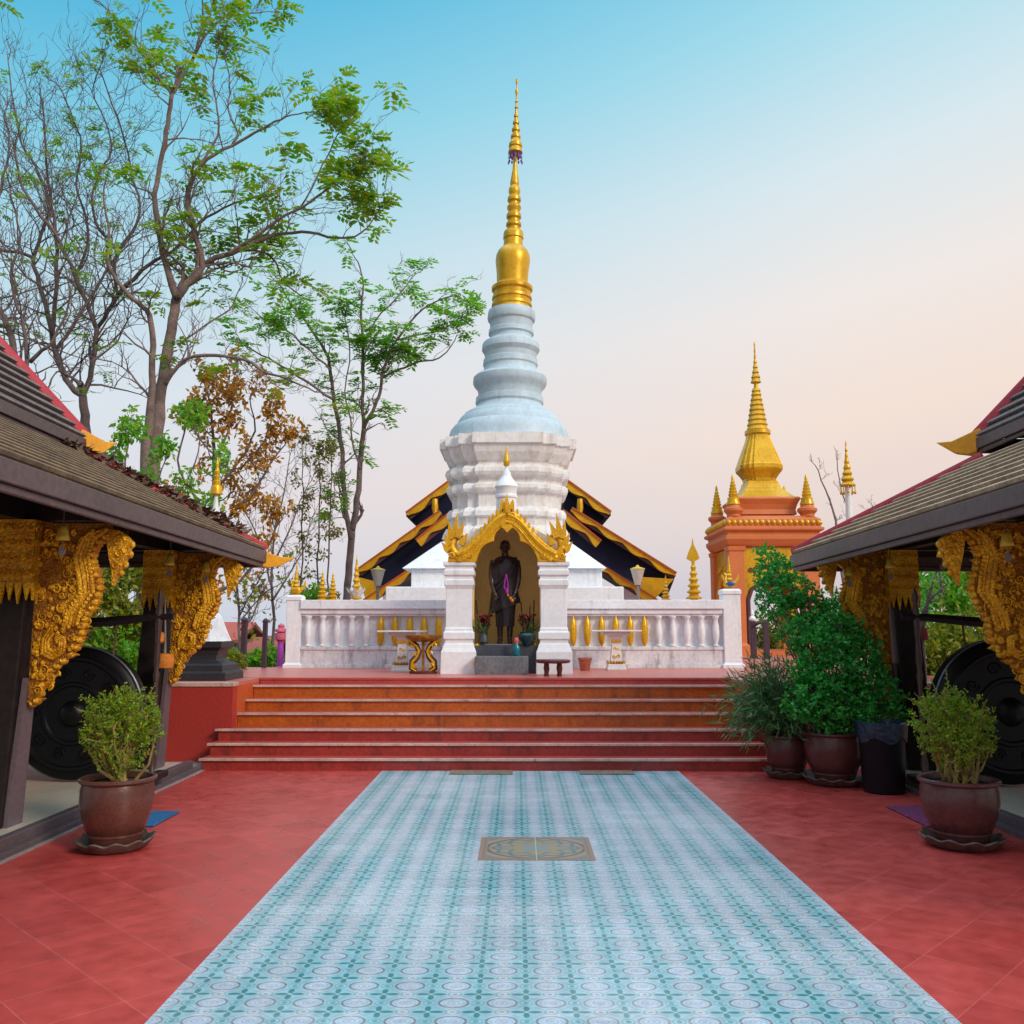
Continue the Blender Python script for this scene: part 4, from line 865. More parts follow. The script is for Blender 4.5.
for side in (0, 1):
    if side == 0:
        A0, A1 = (452, 479), (406, 513); B0, B1 = (440, 511), (357, 570); C0, C1 = (452, 511), (416, 540); D0, D1 = (452, 541), (364, 600)
        up = [(A0[0], A0[1] + 4), A1, (418, 526), (436, 516), (452, 522)]; dn = [(452, 515), (437, 517), B1, (358, 578), (366, 600), (452, 541)]
        brk = [(358, 577), (374, 581), (374, 600), (366, 600)]
    else:
        A0, A1 = (564, 478), (611, 512); B0, B1 = (572, 508), (676, 573); C0, C1 = (563, 510), (601, 541); D0, D1 = (563, 541), (657, 600)
        up = [(A0[0], A0[1] + 4), A1, (598, 525), (580, 516), (563, 520)]; dn = [(563, 514), (579, 516), B1, (674, 580), (666, 600), (563, 541)]
        brk = [(674, 579), (642, 577), (642, 597), (654, 600)]
    vpoly(up, 1.5, 1.6, 'gable_panel', M['navy'], hall); vpoly(dn, .8, .9, 'gable_panel', M['navy'], hall)
    barge(A0, A1, 8, 1.1, .10, 2, hall); barge(B0, B1, 7, .5, .10, 4, hall); barge(C0, C1, 8.5, .2, .10, 1.5, hall); barge(D0, D1, 7, 0, .10, 4, hall)
    for (a, b, d) in ((A0, A1, 1.1), (B0, B1, .5)):   # roof slab running back over the hall
        A = VP(*a, d); B = VP(*b, d); poly = [A, B, (B[0], B[1] - .10), (A[0], A[1] - .10)]
        recalc(MB().prism(poly, MXZ, VY + d + .06, VY + 13).build('roof_slope', M['darkroof'], hall))
    vpoly(brk, .3, .7, 'eave_bracket', M['gold'], hall)
    x = 435 if side == 0 else 580
    MB().tube([P(x, 499, VY + .9), P(x, 508, VY + .9), P(x, 514, VY + .9), P(x, 522, VY + .9)], [.08, .10, .06, .10], 8).build('pendant', M['gold'], hall, smooth=True)
    xa, xb2 = ((374, 440) if side == 0 else (575, 650)); MB().bx(min(VP(xa, 600)[0], VP(xb2, 600)[0]), max(VP(xa, 600)[0], VP(xb2, 600)[0]), VY + 1.7, VY + 12, TZ, VP(512, 585)[1]).build('wall', M['white'], hall)

# cream terraces at the chedi foot are part of its base; lamps beside the hall
def lamp(px, pt, Y, lab):
    c = P(px, pt, Y); t = thing('garden_lamp', (c.x, Y, TZ), lab, 'lamp', 'garden lamps by the temple hall')
    s = Y / 900
    MB().lathe([(.05, 0), (.035, .1), (.035, c.z - TZ - 17 * s)], 10, c=(c.x, Y, TZ)).build('pole', M['grey'], t)
    MB().lathe([(3 * s, -17 * s), (7 * s, -1.5 * s)], 16, c=c).build('lamp_shade', M['lampglass'], t, smooth=True)
    MB().lathe([(7.4 * s, -1.5 * s), (7.4 * s, -.6 * s), (2 * s, 1.2 * s), (1 * s, 3 * s)], 16, c=c).build('cap', M['brass'], t, smooth=True)
lamp(378, 569, 20.5, 'cone-shaped garden lamp left of the stupa, before the dark roof'); lamp(637.5, 568, 20.5, 'cone-shaped garden lamp right of the stupa, before the dark roof')

# ------------------------------------------------------------------ orange pavilion with gold stupa
OX, OY, OS = 6.235, 22.9, .905
def oz(y, Y=22.0): return P(740, y, Y).z
orp = thing('orange_temple', (OX, OY, TZ), 'orange and gold square temple pavilion with a gold stupa roof on the right', 'temple')
zcn = oz(547)
for sx_ in (-1, 1):
    for sy_ in (-1, 1):
        c = (OX + sx_ * OS, OY + sy_ * OS, 0)
        MB().lathe([(.24, TZ - .01), (.24, TZ + .25), (.185, TZ + .3), (.185, zcn - .12), (.21, zcn - .1), (.22, zcn)], c=c, plan=SQ).build('pillar', M['orange'], orp, bevel=.012)
def wallp(flip):
    # front panel between pillars with pointed arch opening
    a = OS - .18; zs = oz(600); zt_ = oz(574)
    pts = [(-a, TZ), (-a, zcn - .02), (a, zcn - .02), (a, TZ), (.64, TZ), (.64, zs), (.55, zs + .25), (.3, zs + .42), (0, zt_), (-.3, zs + .42), (-.55, zs + .25), (-.64, zs), (-.64, TZ)]
    return pts
for nm, Mf in (('front', lambda u, w_, t: (OX + u, OY - OS - .08 + t, w_)), ('back', lambda u, w_, t: (OX + u, OY + OS - .02 + t, w_)), ('left', lambda u, w_, t: (OX - OS - .08 + t, OY + u, w_)), ('right', lambda u, w_, t: (OX + OS - .02 + t, OY + u, w_))):
    recalc(MB().prism(wallp(0), Mf, 0, .1).build('arch_panel', M['goldsm'], orp))
    mb = MB()
    rim = [(.64, TZ + .13), (.64, oz(600)), (.55, oz(600) + .25), (.3, oz(600) + .42), (0, oz(574)), (-.3, oz(600) + .42), (-.55, oz(600) + .25), (-.64, oz(600)), (-.64, TZ + .13)]
    mb.tube([Mf(u, w_, -.02) for u, w_ in rim], .05, 6)
    for sg in (-1, 1):
        for j in range(4): spiral(mb, Mf, sg * (.16 + .13 * j), oz(566) - .03 * j, .07, 1.5, .016, -.02, flip=sg)
    mb.build('scrollwork', M['plum'] if nm == 'front' else M['gold'], orp, smooth=True)
MB().bx(OX - .8, OX + .8, OY - .8, OY + .8, TZ, TZ + .12).build('floor', M['orange'], orp)
cor = [(1.06, 547), (1.10, 545), (1.17, 540), (1.17, 536.5), (1.12, 535.5), (1.12, 533), (1.21, 531), (1.21, 528.5), (1.15, 527.5), (1.15, 520), (1.10, 518.5), (1.0, 516)]
MB().lathe([(r, oz(y)) for r, y in cor], c=(OX, OY, 0), plan=SQ).build('cornice', M['orange'], orp, bevel=.01)
mb = MB()
for i in range(17):
    u = -1.09 + 2.18 * i / 16; z = oz(523.5)
    for p in ((OX + u, OY - 1.15, z), (OX - 1.15, OY + u, z), (OX + u, OY + 1.15, z), (OX + 1.15, OY + u, z)): mb.ell(p, (.055, .055, .07), 8, 6)
mb.build('gold_studs', M['goldsm'], orp, smooth=True)
zs0 = oz(517)
for sx_ in (-1, 1):
    for sy_ in (-1, 1):
        c = (OX + sx_ * OS, OY + sy_ * OS, zs0)
        pb_ = MB().lathe([(.17, 0), (.17, .06), (.24, .14), (.24, .20), (.17, .24), (.15, .30)], 14, c=c).build('turret', M['orange'], orp, smooth=True, ang=30)
        MB().lathe([(.17, .30), (.17, .34), (.14, .40), (.145, .47), (.10, .49), (.12, .56), (.095, .575), (.105, .64), (.08, .655), (.09, .72), (.065, .735), (.075, .80), (.05, .815), (.055, .88), (.035, .90), (.035, .97), (.012, 1.06)], 14, c=c).build('spirelet', M['goldsm'], pb_, smooth=True, ang=30)
def op(rows): return prof(rows, OY)
tx = P(756, 450, OY).x - OX
MB().lathe(op([(501, 30), (503, 31), (508, 28.5), (513, 27), (518, 28)]), c=(OX, OY, 0), plan=SQ).build('stupa_base', M['orange'], orp, bevel=.01)
MB().lathe([(r, z) for r, z in op([(483, 14.5), (486, 15), (490, 17), (494, 20), (498, 24), (501, 27.5), (502.5, 28)])], c=(OX, OY, 0), plan=SQ).build('stupa_step', M['goldsm'], orp, bevel=.01)
MB().lathe(op([(434, 11), (437, 10.6), (441, 11.5), (448, 14), (456, 17), (463, 19.4), (466, 20.3), (467, 21), (471, 21), (473, 20), (476, 17.5), (480, 15), (484, 14.6)]), c=(OX, OY, 0), plan=RD).build('stupa_bell', M['goldsm'], orp, bevel=.01)
co = []
ysr = [389, 393, 398, 403, 408, 413, 418, 423, 428]
for i, y in enumerate(ysr):
    r = 3.4 + (y - 389) * .165; co += [(y, r), (y + 2.6, r + 1.1), (y + 4, r + .2)]
co += [(431.5, 12.5), (435, 12.6)]
MB().lathe(op(co), 24, c=(OX, OY, 0)).build('stupa_spire', M['goldsm'], orp, smooth=True, ang=30)
MB().lathe(op([(342, .3), (345, 1), (348, .6), (352, 1), (354, .7), (358, 1.2), (360, .9), (363, 1.9), (364, 1.3), (368, 2.6), (369, 1.8), (373, 3.5), (374, 2.6), (378, 4.6), (379, 3.6), (383, 5.2), (384, 2), (390, 2.4)]), 14, c=(OX, OY, 0)).build('parasol_finial', M['goldsm'], orp, smooth=True, ang=30)

# far gold parasol on a white pole, right
c = P(848, 490, 24); s = 24 / 900
t = thing('ceremonial_parasol', (c.x, 24, TZ), 'thin tiered gold parasol on a white pole rising behind the right pavilion roof', 'parasol')
MB().lathe([(.10, TZ - c.z), (.085, 0), (.07, 4 * s)], 12, c=c).build('pole', M['white'], t)
pr = []
for i, (y, r) in enumerate(((486, 7.4), (480, 6), (474, 4.6), (468, 3.5), (462, 2.5), (456, 1.6))):
    z = (490 - y) * s; pr += [(r * s, z), (r * s * 1.03, z + .03), (r * s * .6, z + 4.6 * s)]
pr += [(.6 * s, 38 * s), (1.4 * s, 41 * s), (.5 * s, 44 * s), (.8 * s, 47 * s), (.2 * s, 51 * s)]
MB().lathe(pr, 16, c=c).build('tiers', M['goldsm'], t, smooth=True, ang=30)
mb = MB()
for k in range(10):
    a = k * .628; p = c + Vector((7 * s * math.cos(a), 7 * s * math.sin(a), 4 * s)); mb.tube([p, p - Vector((0, 0, 6 * s))], .012, 4); mb.ell(p - Vector((0, 0, 7 * s)), .035, 6, 5)
mb.build('tassels', M['goldsm'], t)

# ------------------------------------------------------------------ small stupa on the left wall
q = G(209, 683, TZ); Y = 12.2
def p2(rows): return prof(rows, Y)
ss = thing('small_stupa', (P(209, 660, Y).x, Y, TZ), 'small white stupa with gold tip on a black stepped base above the left red wall', 'stupa')
sxx = P(207, 660, Y).x
rows = p2([(641, 21), (647, 20.5), (650, 16.5), (655, 15), (660, 15.5), (664, 24), (671, 24.6), (671.5, 28.5), (681, 29)]); rows[0] = (rows[0][0], TZ - .005)
MB().lathe(rows, c=(sxx, Y, 0), plan=SQ).build('stepped_base', M['blackst'], ss, bevel=.012)
MB().lathe(p2([(600, 4.6), (610, 6), (613, 9), (618, 12), (626, 15), (634, 18), (641, 21)]), c=(sxx, Y, 0), plan=[(1, -.42), (1, .42), (.42, 1), (-.42, 1), (-1, .42), (-1, -.42), (-.42, -1), (.42, -1)]).build('bell', M['white'], ss)
MB().lathe(p2([(495, 1.5), (505, 2.6), (520, 3.6), (545, 4.2), (548, 5), (551, 4.4), (570, 5), (573, 6), (577, 5.2), (601, 6)]), 16, c=(sxx + .03, Y, 0)).build('spire', M['white'], ss, smooth=True, ang=30)
MB().lathe(p2([(457, .5), (463, 1.2), (464, 1.8), (467, 1.4), (470, 2), (471, 2.6), (475, 2), (476, 3.4), (480, 2.6), (481, 4), (485, 3.4), (486, 5.2), (491, 6), (494, 6), (495, 2)]), 16, c=(sxx + .03, Y, 0)).build('gold_tip', M['goldsm'], ss, smooth=True, ang=30)

# ------------------------------------------------------------------ left background bits
def simple_post(px, pt, pb, Y, hwp, lab, m, cap=None):
    c = P(px, pb, Y); zt = P(px, pt, Y).z; w_ = hwp * Y / 900
    t = thing('fence_post', (c.x, Y, TZ - .002), lab, 'post', 'dark posts at the edge of the terrace')
    MB().lathe([(w_, -.01), (w_, zt - TZ)], c=(c.x, Y, TZ), plan=SQ).build('shaft', m, t, bevel=.01)
    MB().lathe([(w_ * .8, 0), (w_ * 1.25, .03), (w_ * 1.25, .07), (w_ * .5, .12), (w_ * .7, .16), (.005, .26)] if cap else [(w_ * 1.1, 0), (w_ * 1.1, .04), (w_ * .4, .08)], c=(c.x, Y, zt), plan=SQ if not cap else None, n=12).build('cap', cap or m, t)
simple_post(243, 622, 668, 15.3, 2.6, 'dark terrace post left of the pink pillar, nearer the small stupa', M['post'])
simple_post(264, 623, 667, 15.6, 2.2, 'dark terrace post beside the pink pillar', M['post'])
simple_post(754, 621, 661, 20.2, 2.6, 'dark purple post with white tip before the orange temple, left of the pair', M['post'], M['white'])
simple_post(767, 620, 663, 19.6, 2.6, 'dark purple post with white tip before the orange temple, right of the pair', M['post'], M['white'])
t = tag(MB().tube([P(754, 626, 20.2), P(760, 622.5, 19.9), P(767, 625, 19.6)], .03, 6).build('chain', M['post']), 'dark chain slung between the two purple posts', 'chain')
Y = 17; c = P(280, 668, Y); s = Y / 900
t = thing('spirit_pillar', (c.x, Y, -.9), 'magenta pillar with pink capital standing left of the white corner post', 'pillar')
MB().lathe([(3.4 * s, -.9), (3 * s, P(280, 642, Y).z)], 14, c=(c.x, Y, 0)).build('shaft', M['magenta'], t, smooth=True)
MB().lathe([(r * s, P(280, y, Y).z) for r, y in ((2.6, 642), (5.6, 639.5), (6, 635), (6, 633), (3.4, 632.5), (6.2, 631.5), (6, 629.5), (3, 628), (3.4, 625.5), (1, 623.5))], 16, c=(c.x, Y, 0)).build('capital', M['pinkp'], t, smooth=True, ang=30)
def house(xa, xb, ye, yr, Y, lab, zg=-3):
    a, b = P(xa, ye, Y), P(xb, ye, Y); r = P(xa, yr, Y + 1.6).z
    t = thing('house', ((a.x + b.x) / 2, Y + 1.6, zg), lab, 'house', 'houses below the temple hill')
    MB().bx(a.x + .3, b.x - .3, Y + .3, Y + 2.9, zg, a.z).build('wall', M['housewall'], t)
    poly = [(Y, a.z), (Y + 1.6, r), (Y + 3.2, a.z), (Y + 3.2, a.z - .1), (Y + 1.6, r - .1), (Y, a.z - .1)]
    recalc(MB().prism(poly, lambda u, w_, tt: (tt, u, w_), a.x, b.x).build('roof', M['houseroof'], t))
    MB().bx((a.x + b.x) / 2 - .3, (a.x + b.x) / 2 + .3, Y + .27, Y + .3, a.z - 1, a.z - .3).build('window', M['black'], t)
house(205, 241, 640, 622, 30, 'house with a red tiled roof below the terrace, behind the small stupa')
house(238, 272, 653, 637, 26, 'house with a low red roof below the terrace, between the dark posts')

# ------------------------------------------------------------------ the two open pavilions
GFAC = []
def shingles(mb, a, b, c, d, n, th=.022, eb=None):   # lower edge a->b, upper edge d->c; n overlapping courses
    a, b, c, d = map(Vector, (a, b, c, d)); nr = (b - a).cross(d - a).normalized(); nr = nr if nr.z > 0 else -nr
    for i in range(n):
        s0, s1 = i / n, (i + 1.12) / n; s1 = min(s1, 1)
        l0, r0 = a.lerp(d, s0), b.lerp(c, s0); l1, r1 = a.lerp(d, s1), b.lerp(c, s1)
        t0 = nr * (th + .006); t1 = nr * .004
        mb.hexa([l0, r0, r1, l1], [l0 + t0, r0 + t0, r1 + t1, l1 + t1])
        if eb is not None:              # butt edge of the course, painted paler for the light it catches
            q0, q1 = a.lerp(d, i / n + .022), b.lerp(c, i / n + .022); dn = (l0 - q0).normalized() * .006
            eb.hexa([l0 + dn + t0 * .45, r0 + dn + t0 * .45, q1 + t0 * .45, q0 + t0 * .45], [l0 + dn + t0 * 1.1, r0 + dn + t0 * 1.1, q1 + t0 * 1.1, q0 + t0 * 1.1])
def bracket_parts(parent, Xp, sgn, y0, z0, seed):
    r = random.Random(seed)
    Mf = lambda u, w_, t: (Xp - sgn * u, y0 + t, z0 + w_)     # sgn: side of the court (-1 left), u grows towards the court
    out = [(0, 0), (.05, -.02), (.08, .1), (.13, .24), (.22, .3), (.33, .40), (.38, .52), (.40, .68), (.47, .76), (.51, .93), (.44, 1.08), (.43, 1.2), (.49, 1.3), (.56, 1.33), (.56, 1.42), (0, 1.42)]
    br = recalc(MB().prism(out, Mf, -.045, .045).build('bracket', M['carveback'], parent))
    mb = MB()
    for t in (-.055, .055):
        body = [(.50, 1.36), (.40, 1.28), (.36, 1.14), (.40, .98), (.42, .86), (.33, .72), (.30, .58)]
        for off in (-.035, 0, .035):
            mb.tube([Mf(u + off, w_ + off * .4, t) for u, w_ in body], [.022, .026, .028, .028, .026, .022, .016], 6)
        for i in range(len(body) - 1):
            for s in (0, .2, .4, .6, .8):
                u = body[i][0] + (body[i + 1][0] - body[i][0]) * s; w_ = body[i][1] + (body[i + 1][1] - body[i][1]) * s
                mb.ell(Mf(u + .055, w_ + .01, t * 1.25), (.022, .016, .022), 6, 5); mb.ell(Mf(u - .05, w_, t * 1.25), (.016, .014, .02), 6, 4)
        low = [(.17, .62), (.10, .50), (.10, .38), (.19, .34), (.27, .40), (.27, .50), (.20, .53)]
        for off in (1, .78, .56): mb.tube([Mf(.19 + (u - .19) * off, .46 + (w_ - .46) * off, t) for u, w_ in low], .018, 6)
        for i in range(110):
            u, w_ = r.uniform(.03, .40), r.uniform(.06, 1.36)
            lim = .04 + .36 * min(1, max(0, (w_ - .02) / .55)) ** .8
            if u > lim: continue
            if .08 < u < .29 and .32 < w_ < .63: continue
            spiral(mb, Mf, u, w_, r.uniform(.02, .046), 1.6, r.uniform(.007, .012), t, flip=r.choice((-1, 1)), a0=r.uniform(0, 6))
        for i in range(40):
            w_ = r.uniform(.1, 1.38); u = r.uniform(.02, .36 if w_ > .4 else .12); mb.ell(Mf(u, w_, t), (.02, .018, .026), 6, 5)
    for i in range(len(out) - 3):
        (u0, w0), (u1, w1) = out[i], out[i + 1]; L = math.hypot(u1 - u0, w1 - w0); k = max(1, int(L / .05))
        for j in range(k):
            s = (j + .5) / k; u, w_ = u0 + (u1 - u0) * s, w0 + (w1 - w0) * s
            mb.ell(Mf(u, w_, 0), (.034, .055, .034), 7, 6)
            if r.random() < .6: flame(mb, Mf, u - .02, w_, .9, r.uniform(-.4, .4), .075, .05, -.03, .03, .3)
    tail = [(.54, 1.38), (.66, 1.36), (.74, 1.28), (.72, 1.16), (.66, 1.04), (.61, .92), (.60, 1.05), (.57, 1.16), (.55, 1.26)]
    mb.prism(tail, Mf, -.035, .035)
    for t in (-.04, .04):
        for (u, w_, q) in ((.65, 1.28, .05), (.66, 1.18, .04), (.635, 1.08, .03)): spiral(mb, Mf, u, w_, q, 1.6, .012, t, flip=1)
    for u, w_ in ((.745, 1.25), (.735, 1.17), (.70, 1.09), (.67, 1.02)): mb.ell(Mf(u, w_, 0), (.025, .03, .03), 6, 5)
    mb.build('relief', M['carve'], br, smooth=True, ang=60)
    return br
def pavilion(sg, label):
    off = 0.0 if sg < 0 else .285
    X = lambda a: sg * (a + off)
    T_ = thing('open_pavilion', (X(5.8), 7, 0), label, 'pavilion', 'open pavilions facing each other across the plaza')
    sh_low = M['shingleA'] if sg < 0 else M['shingleB']
    yA, yB = 3.0, 11.0                   # eave ends along the court
    EZ = 2.37 if sg < 0 else 2.32; ET = EZ + .205
    aE, aF = 3.1, 8.5; ins = 1.58; zt = ET + .87
    # slab
    xs = sorted((X(3.80), X(8.0))); MB().bx(xs[0], xs[1], 2.9, 10.55, -.02, .115).build('floor_slab', M['tilecream'], T_)
    xe = sorted((X(3.72), X(3.80))); MB().bx(xe[0], xe[1], 2.8, 10.6, -.01, .13).build('floor_edge', M['slabedge'], T_, bevel=.01)
    xe = sorted((X(3.66), X(3.72))); MB().bx(xe[0], xe[1], 2.8, 10.65, -.01, .05).build('floor_step', M['slabedge'], T_, bevel=.006)
    # posts
    for y in (4.3, 7.25, 10.15):
        for a in (4.0, 7.6):
            x = X(a); w0 = .15; inn_ = 1 if a < 5 else -1
            lean = sg * .10 * inn_
            b = [(x - w0 + lean, y - .14, .115), (x + w0 + lean, y - .14, .115), (x + w0 + lean, y + .14, .115), (x - w0 + lean, y + .14, .115)]
            tq = [(x - w0 * .85, y - .12, 2.3), (x + w0 * .85, y - .12, 2.3), (x + w0 * .85, y + .12, 2.3), (x - w0 * .85, y + .12, 2.3)]
            po = MB().hexa(b, tq).build('post', M['wood'], T_, bevel=.012)
            xs_ = x - sg * (w0 + .012) * inn_
            bb = [(xs_ - .02 + lean, y - .11, .115), (xs_ + .02 + lean, y - .11, .115), (xs_ + .02 + lean, y + .11, .115), (xs_ - .02 + lean, y + .11, .115)]
            tt = [(xs_ - .02 + sg * .04 * inn_, y - .07, 1.25), (xs_ + .02 + sg * .04 * inn_, y - .07, 1.25), (xs_ + .02 + sg * .04 * inn_, y + .07, 1.25), (xs_ - .02 + sg * .04 * inn_, y + .07, 1.25)]
            MB().hexa(bb, tt).build('side_board', M['postside'], po)
            cp = MB(); w1 = .165
            cp.bx(x - w1, x + w1, y - .15, y + .15, 1.98, 2.5)
            for face in range(4):
                for j in range(5):
                    u = (j - 2) * .066
                    Mf = [lambda p, q_, t: (x + p, y - .15 - t, q_), lambda p, q_, t: (x + p, y + .15 + t, q_), lambda p, q_, t: (x - w1 - t, y + p * .9, q_), lambda p, q_, t: (x + w1 + t, y + p * .9, q_)][face]
                    cp.prism([(u - .033, 2.0), (u, 1.86 - .03 * (j % 2)), (u + .033, 2.0)], Mf, -.01, .012)
                    for z in (2.08, 2.2, 2.32, 2.44): spiral(cp, Mf, u, z, .03, 1.4, .009, .004, flip=1 if j % 2 else -1, n=10, seg=4)
            recalc(cp.build('capital', M['carve'], po))
            if a < 5: bracket_parts(T_, X(3.86) if True else 0, sg, y, 1.06, int(y * 10) + (0 if sg < 0 else 5))
    # beams, gold frieze
    mb = MB()
    for a in (4.0, 7.6):
        xs = sorted((X(a) - .07, X(a) + .07)); mb.bx(xs[0], xs[1], 3.4, 10.5, 2.5, 2.68)
    for y in (4.3, 7.25, 10.15):
        xs = sorted((X(3.3), X(8.2))); mb.bx(xs[0], xs[1], y - .06, y + .06, 2.505, 2.675)
    mb.build('beams', M['wood'], T_)
    mb = MB(); xs = sorted((X(4.14), X(7.5)))
    for y in (7.25,):
        mb.bx(xs[0], xs[1], y - .05, y + .05, 2.12, 2.5)
        Mf = lambda u, w_, t: (u, y + t, w_); rr = random.Random(5)
        for i in range(90):
            u = xs[0] + (xs[1] - xs[0]) * rr.random(); spiral(mb, Mf, u, rr.uniform(2.18, 2.45), .05, 1.5, .012, -.055, flip=rr.choice((-1, 1)))
        for i in range(40): mb.prism([(xs[0] + (i + 0) * (xs[1] - xs[0]) / 40, 2.12), (xs[0] + (i + .5) * (xs[1] - xs[0]) / 40, 2.03), (xs[0] + (i + 1) * (xs[1] - xs[0]) / 40, 2.12)], Mf, -.02, .02)
    recalc(mb.build('frieze', M['carve'], T_))
    # lower roof
    E_ = [(X(aE), yA), (X(aF), yA), (X(aF), yB), (X(aE), yB)]
    I_ = [(X(aE + ins), yA + ins), (X(aF - ins), yA + ins), (X(aF - ins), yB - ins), (X(aE + ins), yB - ins)]
    rf = MB(); eb = MB()
    for i in range(4):
        j = (i + 1) % 4; shingles(rf, (*E_[i], ET), (*E_[j], ET), (*I_[j], zt), (*I_[i], zt), 12 if sg < 0 else 9, .040, eb)
    rl = recalc(rf.build('lower_roof', sh_low, T_)); recalc(eb.build('shingle_edges', M['edgeA'] if sg < 0 else M['edgeB'], rl))
    sf = MB(); sf.add([(*p, ET - .03) for p in E_] + [(*p, zt - .05) for p in I_], [(i, (i + 1) % 4, 4 + (i + 1) % 4, 4 + i) for i in range(4)] + [(4, 5, 6, 7)])
    sf.build('ceiling', M['wood'], T_)
    def fascia(E4, z0, z1, name='fascia', o=.0):
        f1 = MB(); f2 = MB()
        xs = sorted((E4[0][0], E4[1][0])); ys_ = sorted((E4[0][1], E4[2][1])); x0, x1, y0, y1 = xs[0], xs[1], ys_[0], ys_[1]; d = .04
        zm = z0 + (z1 - z0) * .27
        for mbq, e, za, zb2 in ((f1, 0, zm, z1), (f2, .03, z0, zm)):
            mbq.bx(x0 - d + e, x0 + e, y0 - d + e, y1 + d - e, za, zb2); mbq.bx(x1 - e, x1 + d - e, y0 - d + e, y1 + d - e, za, zb2)
            mbq.bx(x0 + e + .001, x1 - e - .001, y0 - d + e, y0 + e, za, zb2); mbq.bx(x0 + e + .001, x1 - e - .001, y1 - e, y1 + d - e, za, zb2)
        fb = f1.build(name, M['fascia'], T_, bevel=.008); f2.build('lower_moulding', M['fascia'], fb, bevel=.008); return fb
    fascia(E_, EZ, ET - .005)
    # upper roof
    aU, aV, yU0, yU1 = 4.78, 6.82, 4.25, 9.75; UZ = 3.52 if sg < 0 else 3.52; UT = UZ + .17; rz_ = UT + 1.25
    U_ = [(X(aU), yU0), (X(aV), yU0), (X(aV), yU1), (X(aU), yU1)]
    am = 5.8; K_ = [(X(am - .06), yU0 + .96), (X(am + .06), yU0 + .96), (X(am + .06), yU1 - .96), (X(am - .06), yU1 - .96)]
    rf = MB(); eb = MB()
    for i in range(4):
        j = (i + 1) % 4; shingles(rf, (*U_[i], UT), (*U_[j], UT), (*K_[j], rz_), (*K_[i], rz_), 11, .036, eb)
    recalc(eb.build('shingle_edges', M['edgeC'], recalc(rf.build('upper_roof', M['shinglegrey'], T_)))); fascia(U_, UZ, UT - .004)
    MB().bx(min(X(am), X(am)) - .09, X(am) + .09, yU0 + .9, yU1 - .9, rz_ - .02, rz_ + .1).build('ridge', M['hip'], T_, bevel=.02)
    mb = MB(); xs = sorted((X(5.1), X(6.5))); mb.bx(xs[0], xs[1], 4.7, 9.3, zt - .1, UZ + .08); mb.build('clerestory', M['wood'], T_)
    # red hips and flame finials
    for Q_, Kq, za, zb2, w_ in ((E_, I_, ET, zt, .045), (U_, K_, UT, rz_, .05)):
        for i in range(4):
            a = Vector((*Q_[i], za - .02)); b = Vector((*Kq[i], zb2 - .02)); d = (b - a).normalized(); sd_ = d.cross(Vector((0, 0, 1))).normalized(); up = sd_.cross(d)
            qd = lambda p, ww, hh: [p - sd_ * ww, p + sd_ * ww, p + sd_ * ww * .8 + up * hh, p - sd_ * ww * .8 + up * hh]
            hp = MB().hexa(qd(a, w_, .085), qd(b, w_, .085)).build('hip_ridge', M['hip'], T_, bevel=.012)
            MB().tube([a + up * .088, b + up * .088], .022, 8).build('hip_roll', M['hip'], hp, smooth=True)
            h = Vector((a.x - b.x, a.y - b.y, 0)).normalized()
            L = .50 if Q_ is E_ else (.34 if sg < 0 else .42)
            if sg > 0 and Q_ is E_: continue
            prf = [(0, -.14), (.2 * L, -.16), (.55 * L, -.12), (L, .03), (.6 * L, .02), (.3 * L, .06), (-.05, .12), (-.1, .02)]
            if Q_ is E_: prf = [(p - .08, q_ * .8 - .06) for p, q_ in prf]
            Mf = lambda u, v, t: a + h * u + Vector((0, 0, v)) + sd_ * t
            recalc(MB().prism(prf, Mf, -.06, .06).build('flame_finial', M['flame'], T_, bevel=.012))
    return T_, X
pavL, XL = pavilion(-1, 'open wooden pavilion on the left with a brown shingle roof and gold carved brackets')
pavR, XR = pavilion(1, 'open wooden pavilion on the right with a tan shingle roof and gold carved brackets')
for T_ in (pavL, pavR):                 # the eaves rise a little towards the near end
    for o in T_.children_recursive:
        if o.name.split('.')[0] in ('lower_roof', 'shingle_edges', 'ceiling', 'fascia', 'lower_moulding', 'upper_roof', 'ridge', 'hip_ridge', 'hip_roll', 'flame_finial', 'clerestory'):
            for v in o.data.vertices: v.co.z += (11 - (v.co.y + T_.location.y)) * .0155
# dry leaves lying on the left roof's hip
mb = MB(); rr = random.Random(11)
for i in range(1500):
    s = rr.random() ** .8; x = -3.3 - 1.45 * s; y = 10.9 - 1.45 * s; o_ = rr.gauss(0, .12)
    s0 = (-x - 3.1) / 1.58
    p = Vector((x - abs(o_) * .2, y - abs(o_), 2.575 + s0 * .87 + .05 + rr.random() * .05 + (.03 if abs(o_) < .05 else 0)))
    mb.leaf(p, Vector((rr.gauss(0, 1), rr.gauss(0, 1), rr.uniform(-.1, .5))), Vector((rr.gauss(0, 1), rr.gauss(0, 1), .3)), rr.uniform(.07, .14), .06)
o = mb.build('leaf_litter', M['dry']); o['kind'] = 'stuff'; o['label'] = 'dry brown leaves lying along the left roof hip'; o['category'] = 'leaves'

